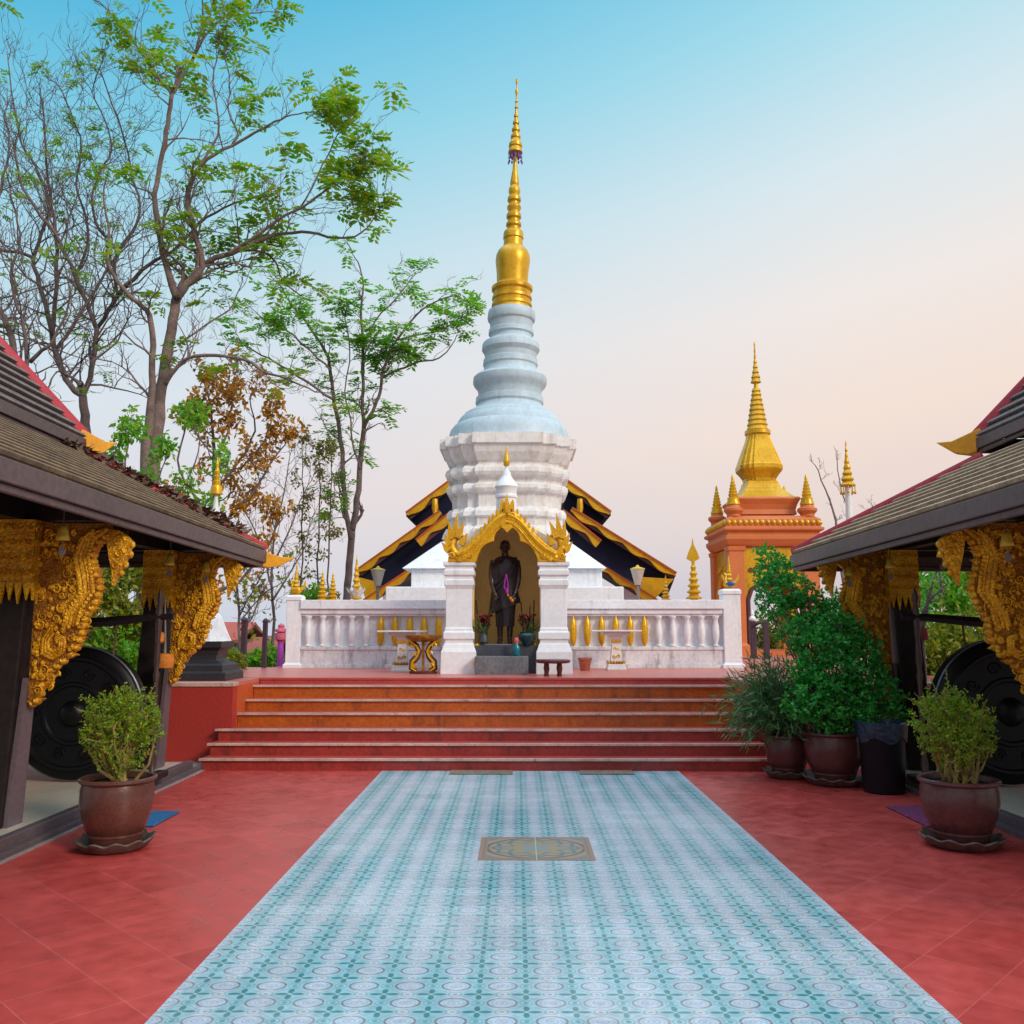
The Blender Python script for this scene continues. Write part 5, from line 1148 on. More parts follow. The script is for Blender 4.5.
# hanging bells
bell0 = None
def hang_bell(px, py, Y, lab, tag_m):
    global bell0
    c = P(px, py, Y)
    if bell0 is None:
        t = thing('hanging_bell', (0, 0, 0), lab, 'bell', 'small bells hung under the pavilion eaves')
        MB().lathe([(.045, -.055), (.05, -.05), (.042, -.02), (.036, .02), (.024, .05), (.006, .062)], 16).build('bell_cup', M['brass'], t, smooth=True, ang=180, local=True)
        MB().tube([(0, 0, .06), (0, 0, .24)], .006, 5).build('chain', M['stick'], t, local=True)
        mb = MB(); mb.tube([(0, 0, -.02), (0, 0, -.12)], .004, 4)
        mb.prism([(0, -.10), (.025, -.125), (.025, -.155), (0, -.18), (-.025, -.155), (-.025, -.125)], MXZ, -.003, .003)
        mb.build('wind_tag', M['grey'], t, local=True)
        bell0 = t; t.location = c
    else:
        t = copy_tree(bell0); t.location = c; t['label'] = lab
for b in ((63, 533, 6.75, 'brass bell hanging under the left eave, before the nearest carved bracket', 0), (127, 549, 7.9, 'brass bell hanging under the left eave in the gap between the two brackets', 0), (170, 560, 9.3, 'brass bell hanging under the left eave before the far post', 0), (206, 567, 10.0, 'brass bell hanging under the left eave nearest the roof corner', 0),
          (849, 571, 10.0, 'brass bell hanging under the right eave nearest the roof corner', 0), (890, 563, 9.3, 'brass bell hanging under the right eave before the far post', 0), (942, 551, 8.0, 'brass bell hanging under the right eave in the gap between the two brackets', 0), (1007, 539, 6.75, 'brass bell hanging under the right eave, before the nearest carved bracket', 0)):
    hang_bell(*b)

# gongs on stands
def gong(px, py, Y, r, sg, lab):
    c = P(px, py, Y); c.z = .13 + r
    t = thing('gong', (c.x, Y, .115), lab, 'gong', 'big gongs under the pavilions')
    def rot(prf): return [(c.x, Y, c.z, a, b) for a, b in prf]
    n = 56; vs_ = []; fs = []
    pf = [(.001, .20), (.10, .19), (.17, .14), (.20, .08), (.40, .075), (.42, .10), (.46, .10), (.48, .07), (.78, .06), (.80, .09), (.84, .09), (.86, .05), (.97, .02), (1.0, -.02), (1.0, -.26), (.96, -.27), (.95, -.05), (.001, .02)]
    for a, b in pf:
        for i in range(n):
            th = 2 * math.pi * i / n; vs_.append((c.x + r * a * math.cos(th), Y - r * b, c.z + r * a * math.sin(th)))
    for j in range(len(pf) - 1):
        for i in range(n): fs.append((j * n + i, j * n + (i + 1) % n, (j + 1) * n + (i + 1) % n, (j + 1) * n + i))
    g_ = recalc(MB().add(vs_, fs).build('disc', M['gongm'], t, smooth=True, ang=40))
    mb = MB()
    for i in range(n + 1):
        pass
    mb.tube([(c.x + r * 1.0 * math.cos(2 * math.pi * i / n), Y + r * .04, c.z + r * 1.0 * math.sin(2 * math.pi * i / n)) for i in range(n + 1)], .014, 6, cap=False)
    mb.build('rim', M['rim'], g_, smooth=True)
    for k in range(10):
        mb = MB()
        a = k * 2 * math.pi / 10
        Mf = lambda u, w_, tt: (c.x + r * .62 * math.cos(a) + u, Y - r * .075 + tt, c.z + r * .62 * math.sin(a) + w_)
        spiral(mb, Mf, 0, 0, .07, 1.6, .008, -.006, flip=1 if k % 2 else -1)
        mb.build('engraving', M['gongm'], g_, smooth=True)
    st_ = thing('gong_stand', (c.x, Y, .115), 'dark turned-wood frame holding the ' + ('left' if sg < 0 else 'right') + ' gong under its crossbar', 'stand', 'gong stands')
    zb3 = P(px, 619.5, Y).z
    for s2 in (-1, 1):
        x = c.x + s2 * (r + .10)
        pr = [(.07, 0), (.07, .05), (.035, .08), (.05, .2), (.03, .3), (.042, .5), (.045, .62), (.028, .66), (.044, .72), (.03, .95), (.046, 1.05), (.028, 1.1), (.044, 1.2), (.03, 1.4), (.045, 1.55), (.045, zb3 - .115 + .08), (.03, zb3 + .04), (.05, zb3 + .1), (.01, zb3 + .2)]
        MB().lathe([(q_[0] * .72, q_[1]) for q_ in pr], 14, c=(x, Y + .10, .115)).build('stand_post', M['turned'], st_, smooth=True, ang=50)
        MB().bx(x - .06, x + .06, Y - .2, Y + .4, .115, .18).build('stand_foot', M['wood'], st_, bevel=.012)
    mb = MB(); xs0 = c.x - r - .25; xs1 = c.x + r + .25; K = 16
    mb.tube([(xs0 + (xs1 - xs0) * i / K, Y + .10, zb3 + .03 * math.cos(i / K * 6.28)) for i in range(K + 1)], [.03 + .02 * math.sin(math.pi * i / K) for i in range(K + 1)], 8)
    mb.build('crossbar', M['wood'], st_, smooth=True)
    mb = MB()
    for s2 in (-1, 1): mb.tube([(c.x + s2 * r * .5, Y + .05, c.z + r * .86), (c.x + s2 * r * .5, Y + .10, zb3)], .012, 5)
    mb.build('rope', M['stick'], st_)
gong(75, 714, 9.2, .66, -1, 'huge black bossed gong standing under the left pavilion, pale rim edge'); gong(1008, 708, 9.0, .70, 1, 'huge black bossed gong standing under the right pavilion behind the potted shrub')
c = P(164.5, 661, 9.75)
t = thing('gong_mallet', (c.x, 9.75, c.z), 'orange cloth mallet hanging on a cord by the left far post', 'mallet')
MB().lathe([(.05, -.075), (.09, -.07), (.10, -.03), (.10, .03), (.085, .07), (.04, .08)], 14, c=c).build('head', M['mallet'], t, smooth=True, ang=50)
MB().tube([c + Vector((0, 0, .07)), c + Vector((0, 0, .2)), P(165, 596, 9.75)], [.016, .010, .010], 6).build('cord', M['grey'], t)
MB().lathe([(.03, .16), (.05, .18), (.05, .26), (.02, .28)], 10, c=c + Vector((-.06, 0, .03))).build('knob', M['mallet'], t, smooth=True)

# ------------------------------------------------------------------ pots, shrubs, bin, mats
def pot_prof(R_, H_): return [(R_ * .62, .0), (R_ * .66, .02), (R_ * .68, H_ * .12), (R_ * .71, H_ * .125), (R_ * .71, H_ * .16), (R_ * .72, H_ * .165), (R_ * .86, H_ * .38), (R_ * .95, H_ * .62), (R_ * .94, H_ * .82), (R_ * .90, H_ * .91), (R_ * .96, H_ * .925), (R_ * 1.0, H_ * .95), (R_ * 1.0, H_ * .985), (R_ * .96, H_), (R_ * .88, H_ * .99), (R_ * .86, H_ * .9)]
def pot(loc, R_, H_, m, saucer, label, group='potted plants on the plaza'):
    t = thing('potted_plant', loc, label, 'potted plant', group); z = .05 if saucer else 0
    po = MB().lathe([(r, a + z) for r, a in pot_prof(R_, H_)], 40, c=loc, cap=False).build('pot', m, t, smooth=True, ang=30)
    MB().lathe([(R_ * .87, H_ * .9 + z - .01), (R_ * .4, H_ * .93 + z), (.01, H_ * .94 + z)], 24, c=loc, cap=False).build('soil', M['soil'], po, smooth=True)
    if saucer:
        n = 64; vs_ = []; fs = []
        rows = [(.001, .012, 0), (.70, .012, 0), (.80, .05, .02), (.97, .085, .05), (1.0, .075, .05), (.84, .02, .02), (.70, 0, 0), (.001, 0, 0)]
        for a, b, wv in rows:
            for i in range(n):
                th = 2 * math.pi * i / n; w_ = 1 + wv * math.cos(th * 11); r_ = R_ * 1.0 * a * w_
                vs_.append((loc[0] + r_ * math.cos(th), loc[1] + r_ * math.sin(th), loc[2] + b + wv * .25 * math.cos(th * 11)))
        for j in range(len(rows) - 1):
            for i in range(n): fs.append((j * n + i, j * n + (i + 1) % n, (j + 1) * n + (i + 1) % n, (j + 1) * n + i))
        recalc(MB().add(vs_, fs).build('saucer', M['saucer'], t, smooth=True, ang=50))
        mb = MB()
        for k in range(3):
            a = k * 2.1 + .5; mb.bx(loc[0] + R_ * .5 * math.cos(a) - .04, loc[0] + R_ * .5 * math.cos(a) + .04, loc[1] + R_ * .5 * math.sin(a) - .03, loc[1] + R_ * .5 * math.sin(a) + .03, .010, .055)
        mb.build('brick_feet', M['saucer'], t)
    return t, Vector((loc[0], loc[1], loc[2] + H_ * .94 + z))
def rvec(r): 
    v = Vector((r.gauss(0, 1), r.gauss(0, 1), r.gauss(0, 1))); return v.normalized()
def shrub(t, base, blobs, m, seed, n, L, W, stems=9, stem_m=None, spread=.10, up=.2, shell=.5):
    r = random.Random(seed); st_ = MB(); lf = MB(); tot = sum(b[1] ** 2 for b in blobs)
    for i in range(stems):
        c, R_ = blobs[i % len(blobs)][0], blobs[i % len(blobs)][1]
        p0 = base + Vector((r.uniform(-spread, spread), r.uniform(-spread, spread), -.02)); e = Vector(c) + rvec(r) * R_ * .75; mid = p0.lerp(e, .5) + rvec(r) * .05
        st_.tube([p0, mid, e], [.016, .011, .004], 5)
        for k in range(7):
            s = r.uniform(.35, .95); q = p0.lerp(e, s); e2 = q + (rvec(r) + Vector((0, 0, .4))) * R_ * r.uniform(.3, .6); st_.tube([q, q.lerp(e2, .5) + rvec(r) * .02, e2], [.007, .005, .002], 4)
    for c, R_ in blobs:
        c = Vector(c); k = int(n * R_ ** 2 / tot); nt_ = max(k // 7, 1)
        for i in range(nt_):
            d = rvec(r); rad = R_ * (r.uniform(shell, 1.0) ** .7); cc = c + Vector((d.x, d.y, d.z * .95)) * rad * (1 + .45 * mnoise.noise(d * 2.6 + c * 3))
            tw = (d + rvec(r) * .8 + Vector((0, 0, up))).normalized()
            for j in range(7):
                q = cc + tw * L * 1.6 * (j / 7 - .3) + rvec(r) * L * .2; dd = (tw * .5 + rvec(r) + Vector((0, 0, up))).normalized(); lf.leaf(q, dd, rvec(r), L * r.uniform(.6, 1.2), W * r.uniform(.7, 1.2))
    for i in range(int(14 + n / 500)):   # stray shoots beyond the outline
        c, R_ = blobs[r.randrange(len(blobs))]; c = Vector(c); d = (rvec(r) + Vector((0, 0, .7))).normalized(); q = c + d * R_ * .7; e = c + d * R_ * r.uniform(1.15, 1.55)
        st_.tube([q, e], [.005, .002], 4)
        for k in range(9):
            lf.leaf(q.lerp(e, .3 + .7 * k / 8) + rvec(r) * L * .2, (d * .6 + rvec(r)).normalized(), rvec(r), L * r.uniform(.6, 1.1), W)
    st_.build('stems', stem_m or M['bark'], t); lf.build('foliage', m, t)
q = G(116, 846); tp, b = pot((-3.02, 7.0, 0), .278, .48, M['pot'], True, 'round brown glazed pot with a bushy green shrub by the left pavilion')
def at(px, py, Y): return P(px, py, Y)
s7 = 7.0 / 900
shrub(tp, b, [(at(118, 722, 7.0), 29 * s7), (at(103, 713, 7.0), 20 * s7), (at(138, 712, 7.05), 20 * s7), (at(122, 747, 6.95), 27 * s7), (at(147, 730, 7.0), 15 * s7), (at(96, 738, 7), 15 * s7), (at(122, 702, 7.05), 14 * s7)], M['leafshrub'], 21, 5200, .030, .015, stems=20, stem_m=M['stemyel'])
tp, b = pot((3.38, 7.12, 0), .295, .455, M['potred'], True, 'round maroon pot with a clipped ball shrub by the right pavilion')
shrub(tp, b, [(at(950, 722, 7.12), 32 * s7), (at(932, 720, 7.1), 22 * s7), (at(972, 728, 7.1), 24 * s7), (at(952, 706, 7.15), 22 * s7), (at(955, 745, 7.0), 24 * s7), (at(930, 740, 7.1), 14 * s7), (at(982, 745, 7.1), 13 * s7)], M['leafshrub'], 22, 6200, .028, .015, stems=24, stem_m=M['stemyel'])
tp, b = pot((3.37, 9.85, 0), .32, .50, M['potred'], True, 'maroon pot with a tall dense green tree-like plant right of the stairs')
s9 = 9.9 / 900
B9 = [(768, 560, 13, 10.2), (780, 574, 15, 10.3), (767, 585, 15, 10.1), (794, 590, 20, 10.2), (774, 608, 14, 10.0), (806, 612, 22, 10.2), (830, 622, 24, 10.1), (794, 634, 16, 9.9), (818, 648, 24, 9.8), (846, 640, 20, 10.0), (862, 655, 20, 9.9), (836, 670, 24, 9.8), (868, 680, 24, 9.9), (805, 668, 14, 9.7), (818, 690, 22, 9.65), (850, 700, 24, 9.75), (880, 698, 20, 9.9), (800, 706, 15, 9.6), (830, 714, 19, 9.6), (860, 718, 18, 9.65), (888, 716, 16, 9.9)]
shrub(tp, b, [(at(x, y, d), h * s9) for x, y, h, d in B9], M['leafdeep'], 23, 15500, .055, .032, stems=40, stem_m=M['barkdk'], up=-.1, shell=.45)
tp, b = pot((3.0, 10.27, 0), .26, .42, M['potred'], True, 'dark pot with drooping long-leaved plant at the right end of the stairs')
r = random.Random(31); lf = MB(); st_ = MB()
for i in range(620):
    a = r.uniform(0, 6.283); e = r.uniform(.1, 1); L = r.uniform(.45, .95) ; p0 = b + Vector((r.uniform(-.1, .1), r.uniform(-.1, .1), 0))
    d = Vector((math.cos(a) * e * .62 - .20, math.sin(a) * e * .5 - .15, 1)).normalized(); pts = []
    for k in range(6): s = k / 5; pts.append(p0 + d * L * s + Vector((math.cos(a) * .22 * e - .05, math.sin(a) * .2 * e, -.42 * e)) * s * s)
    if i % 3 == 0: st_.tube(pts, [.006, .006, .005, .004, .003, .002], 4)
    for k in range(1, 6):
        for j in range(2): lf.leaf(pts[k] + rvec(r) * .02, (pts[k] - pts[k - 1]).normalized() + rvec(r) * .8 + Vector((0, 0, -.25)), rvec(r), r.uniform(.10, .20), .016)
st_.build('stems', M['barkdk'], tp); lf.build('foliage', M['leafteal'], tp)
tb = thing('rubbish_bin', (3.70, 9.38, 0), 'black plastic rubbish bin lined with a dark bag behind the right shrub', 'bin')
MB().lathe([(.19, 0), (.2, .02), (.225, .62), (.24, .64)], 32, c=(3.70, 9.38, 0)).build('bin_body', M['bin'], tb, smooth=True, ang=40)
n = 48; vs_ = []; fs = []; rr = random.Random(2)
for j, (R_, z) in enumerate(((.232, .52), (.245, .58), (.25, .64), (.252, .69), (.235, .70), (.22, .60))):
    for i in range(n):
        a = 2 * math.pi * i / n; w_ = 1 + .03 * math.sin(a * 13 + j) + rr.uniform(-.01, .01); vs_.append((3.70 + R_ * w_ * math.cos(a), 9.38 + R_ * w_ * math.sin(a), z + (.03 * math.sin(a * 5) if j == 0 else 0)))
for j in range(5):
    for i in range(n): fs.append((j * n + i, j * n + (i + 1) % n, (j + 1) * n + (i + 1) % n, (j + 1) * n + i))
MB().add(vs_, fs).build('bin_bag', M['bag'], tb, smooth=True)
def fmat(x0, x1, y0, y1, m, lab):
    o = MB().bx(x0, x1, y0, y1, .005, .017).build('door_mat', m, bevel=.004); return tag(o, lab, 'mat')
fmat(-3.6, -3.02, 7.72, 8.32, M['bluemat'], 'blue floor mat behind the left potted shrub')
fmat(3.40, 4.0, 7.75, 8.6, M['purmat'], 'dull purple floor mat behind the right potted shrub')
fmat(-.76, -.05, 10.40, 10.66, M['brownmat'], 'brown doormat at the stair foot, left one of two')
fmat(.71, 1.32, 10.40, 10.66, M['brownmat'], 'brown doormat at the stair foot, right one of two')

# ------------------------------------------------------------------ trees
class Tree:
    def __init__(s, name, loc, label, cat, group, Y, bark, leafm, seed, leafkind, L=.30):
        s.t = thing(name, loc, label, cat, group); s.wood = MB(); s.lf = MB(); s.Y = Y; s.r = random.Random(seed); s.bark = bark; s.leafm = leafm; s.kind = leafkind; s.tw = 1.0; s.tips = []; s.L = L
    def trace(s, pts, dz=0., wob=.35, sub=3, twig=1., leaf=.5, tl=1.):
        """pts: (px, py, width px); depth wanders around Y"""
        r = s.r; P3 = []; W = []; d = s.Y + dz; dd = r.uniform(-wob, wob)
        for i, (x, y, w_) in enumerate(pts):
            if i: d += dd * .35 + r.uniform(-wob, wob) * .25
            P3.append(P(x, y, d)); W.append(w_ * s.Y / F / 2 * (.75 if w_ < 11 else .82))
        fine = []; fw = []
        for i in range(len(P3) - 1):
            p0, p1, p2, p3 = P3[max(i - 1, 0)], P3[i], P3[i + 1], P3[min(i + 2, len(P3) - 1)]
            for k in range(sub):
                u = k / sub
                q = .5 * ((2 * p1) + (p2 - p0) * u + (2 * p0 - 5 * p1 + 4 * p2 - p3) * u * u + (3 * p1 - p0 - 3 * p2 + p3) * u ** 3)
                j = (p2 - p1).length * .03
                fine.append(q + (rvec(r) * j if (i or k) else Vector())); fw.append(W[i] + (W[i + 1] - W[i]) * u)
        fine.append(P3[-1]); fw.append(W[-1])
        s.wood.tube(fine, fw, 9 if fw[0] > .08 else 6)
        for i in range(2, len(fine)):
            if fw[i] < .16 and r.random() < (.62 if s.tw < 1.5 else .8) * twig:
                d0 = (fine[i] - fine[i - 1]).normalized(); s.branch(fine[i], s.bd(d0), (.45 + r.random() * .6) * tl * s.tw, max(fw[i] * .45, .009), 0, leaf)
        s.branch(fine[-1], (fine[-1] - fine[-2]).normalized(), (.5 + .2 * r.random()) * tl, fw[-1], 0, leaf)
    def bd(s, d, k=.9):
        v = rvec(s.r); v = (v - d * v.dot(d)).normalized(); return (d * .55 + v * k + Vector((0, 0, .28))).normalized()
    def branch(s, p, d, L, w_, lev, leaf):
        r = s.r; n = 5; pts = [p]; q = p.copy(); dd = d.copy()
        for i in range(n):
            dd = (dd + rvec(r) * .42 + Vector((0, 0, .10))).normalized(); q = q + dd * L / n; pts.append(q.copy())
        s.wood.tube(pts, [w_ * (1 - .75 * i / n) for i in range(n + 1)], 5 if lev == 0 else 4, cap=False)
        if lev < 2:
            for i in range(1, n + 1):
                if r.random() < (.75 if lev == 0 else .6): s.branch(pts[i], s.bd((pts[i] - pts[i - 1]).normalized(), .8), L * r.uniform(.38, .62), max(w_ * .5, .006), lev + 1, leaf)
        if lev >= 1 and r.random() < leaf: s.tips.append((pts[-1], dd))
        if lev == 0 and r.random() < leaf * .8: s.tips.append((pts[-1], dd))
    def leaves(s, cap=4000):
        r = s.r; tips = s.tips; r.shuffle(tips)
        for p, d in tips[:cap]:
            if s.kind == 'pinnate':
                for f in range(r.randint(3, 5)):
                    dr = (Vector((d.x, d.y, 0)) * .4 + Vector((r.gauss(0, 1), r.gauss(0, 1), r.gauss(-.05, .25)))).normalized(); L = s.L * r.uniform(.7, 1.25); sd_ = dr.cross(Vector((0, 0, 1))).normalized()
                    for k in range(4):
                        u = .25 + .8 * k / 4; c = p + dr * L * u + Vector((0, 0, -.22 * L * u * u))
                        for sg in (-1, 1): s.lf.leaf(c, (sd_ * sg + dr * .55 + Vector((0, 0, r.uniform(-.35, .1)))), dr + Vector((0, 0, r.uniform(-.3, .3))), L * .46, L * .21)
            else:
                for f in range(r.randint(5, 9)):
                    s.lf.leaf(p + rvec(r) * s.L * .6, (rvec(r) + Vector((0, 0, -.5))), rvec(r), s.L * r.uniform(.5, 1), s.L * .36)
    def done(s, cap=4000):
        s.wood.build('trunk', s.bark, s.t, smooth=True, ang=180)
        s.leaves(cap)
        if s.lf.v: s.lf.build('crown', s.leafm, s.t)
# big tree behind the left pavilion
Y1 = 19.0
T1 = Tree('tall_tree', (P(148, 640, Y1).x, Y1, -.4), 'tallest tree on the left with forked trunk and sparse fresh green leaves', 'tree', 'trees on the left', Y1, M['bark'], M['leafA'], 101, 'pinnate', .40)
T1.tw = 1.3
T1.trace([(146, 690, 26), (147, 600, 24), (148, 520, 22), (152, 470, 19), (157, 430, 16), (162, 390, 14), (168, 350, 13), (173, 320, 12.5), (177, 297, 12)], twig=.0, leaf=0)
T1.trace([(177, 297, 11), (168, 270, 9), (161, 245, 8), (157, 220, 8), (155, 195, 7), (160, 165, 6.5), (165, 140, 6.5), (169, 115, 6), (172, 94, 6)], leaf=.35, twig=.7)
T1.trace([(172, 94, 5), (160, 80, 4.2), (152, 68, 4), (140, 50, 3.2), (125, 30, 2.6), (105, 6, 2), (85, -4, 1.4)], leaf=.75)
T1.trace([(172, 94, 5), (184, 75, 4.5), (195, 52, 4), (201, 30, 3.2), (203, 5, 2.4), (200, -20, 2)], leaf=.75)
T1.trace([(195, 55, 3.4), (210, 30, 2.8), (225, 17, 2.4), (245, 14, 2), (262, 12, 1.4)], leaf=1)
T1.trace([(177, 297, 11), (188, 283, 10), (202, 266, 9), (197, 240, 8), (190, 215, 7.5), (188, 195, 7), (193, 178, 6), (207, 160, 5), (232, 145, 4), (255, 133, 3.4), (275, 122, 2.6), (292, 115, 1.8), (310, 112, 1.4)], leaf=.75)
T1.trace([(232, 145, 3.2), (238, 132, 2.8), (228, 110, 2.4), (230, 85, 2), (225, 60, 1.6)], leaf=.6)
T1.trace([(197, 172, 3.4), (218, 135, 3), (217, 110, 2.6), (213, 80, 2.2), (218, 55, 1.6)], leaf=.6)
T1.trace([(202, 266, 9), (216, 258, 8), (240, 250, 6.5), (262, 240, 5.5), (285, 233, 4.6), (310, 233, 4), (335, 238, 3.2), (355, 236, 2.6), (372, 222, 2), (382, 205, 1.4)], leaf=1)
T1.trace([(225, 255, 5), (250, 240, 4.4), (275, 222, 3.8), (300, 208, 3.2), (325, 190, 2.6), (345, 175, 2), (362, 168, 1.4)], dz=-.6, leaf=1)
T1.trace([(300, 208, 2.6), (318, 175, 2.2), (330, 150, 1.8), (340, 130, 1.4)], dz=-.4, leaf=1)
T1.trace([(240, 251, 4), (262, 252, 3.4), (276, 262, 2.8), (282, 280, 2.2), (300, 295, 1.6)], dz=.3, leaf=.6)
T1.trace([(165, 385, 7), (175, 370, 6), (188, 358, 5.2), (215, 356, 4.6), (245, 360, 4), (265, 372, 3.4), (290, 380, 2.6), (315, 392, 1.8)], dz=-.3, leaf=.35, twig=.8)
T1.trace([(146, 560, 15), (146, 480, 13), (148, 430, 11), (152, 385, 9), (153, 345, 8), (150, 316, 7.2), (138, 303, 6.4), (126, 292, 5.6), (114, 276, 4.8), (106, 255, 4), (109, 228, 3.2), (103, 200, 2.4), (108, 172, 1.6)], dz=.2, twig=.2, leaf=.3)
T1.trace([(178, 345, 3), (205, 325, 2.4), (230, 310, 2), (238, 292, 1.4)], leaf=.4)
T1.done(190)
# bare trees further left
T2 = Tree('bare_tree', (P(86, 640, 20.5).x, 20.5, -.4), 'mostly bare tree with many crooked grey branches left of the tallest tree', 'tree', 'trees on the left', 20.5, M['barkdk'], M['leafA'], 102, 'pinnate', .26)
T2.tw = 1.9
T2.trace([(92, 690, 15), (90, 560, 14), (88, 450, 12), (85, 415, 11), (83, 396, 10.5)], twig=0, leaf=0)
T2.trace([(83, 396, 9), (70, 386, 8.5), (59, 362, 8), (52, 335, 7.5), (46, 305, 7), (40, 285, 6.5), (33, 258, 5.5), (42, 235, 4.5), (50, 205, 4), (48, 170, 3.4), (45, 135, 2.8), (42, 100, 2.2)], leaf=.12, twig=1.25)
T2.trace([(52, 335, 6.5), (56, 300, 6), (57, 262, 5.5), (56, 230, 5), (48, 195, 4.2), (35, 165, 3.4), (22, 145, 2.8), (15, 110, 2.2), (8, 60, 1.6)], leaf=.12, twig=1.25)
T2.trace([(83, 396, 8), (90, 378, 7.5), (94, 352, 7), (96, 330, 6.5), (86, 302, 6), (75, 275, 5.5), (64, 250, 5), (52, 228, 4.5), (36, 210, 4), (20, 180, 3.4), (15, 150, 2.8)], leaf=.12, twig=1.25)
T2.trace([(96, 330, 6), (108, 312, 5.5), (118, 295, 6), (126, 286, 6), (150, 264, 5), (168, 254, 4.6), (186, 238, 4), (207, 218, 3.4), (233, 204, 2.8), (258, 196, 2)], leaf=.25, twig=1.1)
T2.trace([(118, 295, 5.5), (114, 270, 5.2), (116, 250, 5), (100, 230, 4.2), (92, 205, 3.6), (98, 175, 3), (112, 150, 2.6), (105, 120, 2), (92, 92, 1.5)], leaf=.2, twig=1.25)
T2.trace([(116, 250, 4.4), (132, 232, 4), (140, 205, 3.4), (132, 175, 3), (125, 140, 2.4), (112, 105, 2), (100, 70, 1.6)], leaf=.3, twig=1.25)
T2.trace([(75, 275, 4.5), (88, 245, 4), (86, 215, 3.6), (75, 185, 3), (82, 150, 2.4), (70, 110, 2), (58, 85, 1.5)], dz=.6, leaf=.15, twig=1.25)
T2.trace([(33, 258, 5), (18, 252, 4.4), (0, 250, 4), (-20, 240, 3.4), (-40, 215, 2.6)], leaf=.1, twig=1.2)
T2.trace([(56, 350, 5), (70, 330, 4.6), (82, 310, 4.2), (96, 290, 3.6), (112, 262, 3), (128, 240, 2.4)], dz=-.8, leaf=.2, twig=1.2)
T2.done(70)
T3 = Tree('bare_tree', (P(8, 640, 18.5).x, 18.5, -.4), 'bare grey tree at the far left edge, rising behind the roof', 'tree', 'trees on the left', 18.5, M['barkdk'], M['leafA'], 103, 'pinnate', .26)
T3.tw = 1.9
T3.trace([(26, 690, 13), (24, 500, 12), (20, 400, 11), (16, 362, 10), (11, 337, 9), (4, 318, 8), (-4, 300, 7), (-14, 270, 6), (-10, 230, 5), (0, 190, 4), (8, 150, 3), (5, 110, 2)], leaf=.1, twig=1.1)
T3.trace([(20, 400, 7), (26, 360, 6), (24, 325, 5), (15, 300, 4.4), (12, 270, 3.8), (20, 235, 3), (12, 200, 2.4), (6, 170, 1.8)], leaf=.15, twig=1.2)
T3.trace([(30, 362, 6), (42, 350, 5), (50, 345, 4.4), (62, 322, 3.6), (70, 300, 2.8), (66, 270, 2)], dz=-.5, leaf=.15, twig=1)
T3.done(30)
# second leafy tree, before the hall
Y4 = 23.5
T4 = Tree('slender_tree', (P(347, 640, Y4).x, Y4, -.4), 'slender twin-stemmed tree with layered green leaves beside the stupa', 'tree', 'trees on the left', Y4, M['bark'], M['leafB'], 104, 'pinnate', .34)
T4.trace([(346, 670, 11.5), (346, 620, 10.8), (348, 585, 10), (350, 555, 9.6), (352, 530, 9.2)], twig=0, leaf=0)
T4.trace([(351, 540, 8), (346, 510, 7.5), (344, 480, 7), (341, 440, 6.5), (336, 412, 6), (332, 390, 5.5), (330, 365, 5), (322, 345, 4.2), (308, 325, 3.4), (292, 305, 2.6), (280, 285, 1.8)], leaf=.9, twig=.8)
T4.trace([(352, 530, 9), (357, 500, 8), (360, 470, 7.5), (362, 445, 7), (364, 428, 6.6)], twig=.1, leaf=.3)
T4.trace([(364, 428, 5.5), (363, 400, 5), (363, 370, 4.6), (363, 340, 4), (361, 310, 3.4), (364, 285, 2.6), (358, 262, 1.8)], leaf=.9, twig=.9)
T4.trace([(364, 428, 5.5), (372, 412, 5), (379, 396, 4.8), (382, 375, 4.4), (388, 358, 4), (397, 340, 3.4), (412, 320, 2.8), (430, 305, 2.2), (452, 296, 1.6)], leaf=.9, twig=.9)
T4.trace([(382, 378, 3.4), (398, 370, 3), (418, 362, 2.6), (440, 358, 2), (455, 340, 1.4)], leaf=.9, tl=.8)
T4.trace([(397, 340, 2.8), (420, 335, 2.4), (440, 330, 2), (452, 324, 1.6), (460, 318, 1.2)], leaf=1, tl=.8)
T4.trace([(334, 400, 4), (318, 390, 3.6), (298, 376, 3), (275, 362, 2.6), (255, 352, 2), (240, 340, 1.4)], leaf=.9)
T4.trace([(360, 470, 3), (352, 440, 2.6), (350, 420, 2.2), (345, 390, 2), (350, 350, 1.8), (345, 320, 1.4)], leaf=.9)
T4.trace([(330, 370, 3), (310, 350, 2.6), (285, 330, 2.2), (262, 318, 1.6)], dz=-.6, leaf=1)
T4.trace([(363, 350, 3), (375, 320, 2.4), (395, 300, 2), (410, 280, 1.4)], dz=.6, leaf=1)
T4.done(240)
T4b = Tree('bare_shrub_tree', (P(215, 640, 22.5).x, 22.5, -1), 'thin bare-twigged young tree between the brown-leaved tree and the thin saplings', 'tree', 'trees on the left', 22.5, M['barkdk'], M['leafolive'], 115, 'big', .16)
T4b.tw = 1.6
for pts in ([(275, 690, 5), (274, 620, 4.4), (272, 570, 3.6), (276, 530, 2.8), (284, 490, 2), (290, 455, 1.2)], [(273, 590, 3), (262, 550, 2.6), (250, 520, 2), (238, 500, 1.4)], [(274, 560, 2.6), (290, 530, 2.2), (300, 500, 1.6), (312, 480, 1.1)], [(273, 600, 3), (292, 570, 2.2), (305, 545, 1.6), (310, 520, 1.1)]):
    T4b.trace(pts, leaf=.10, twig=1.4, tl=.75)
T4b.done(30)
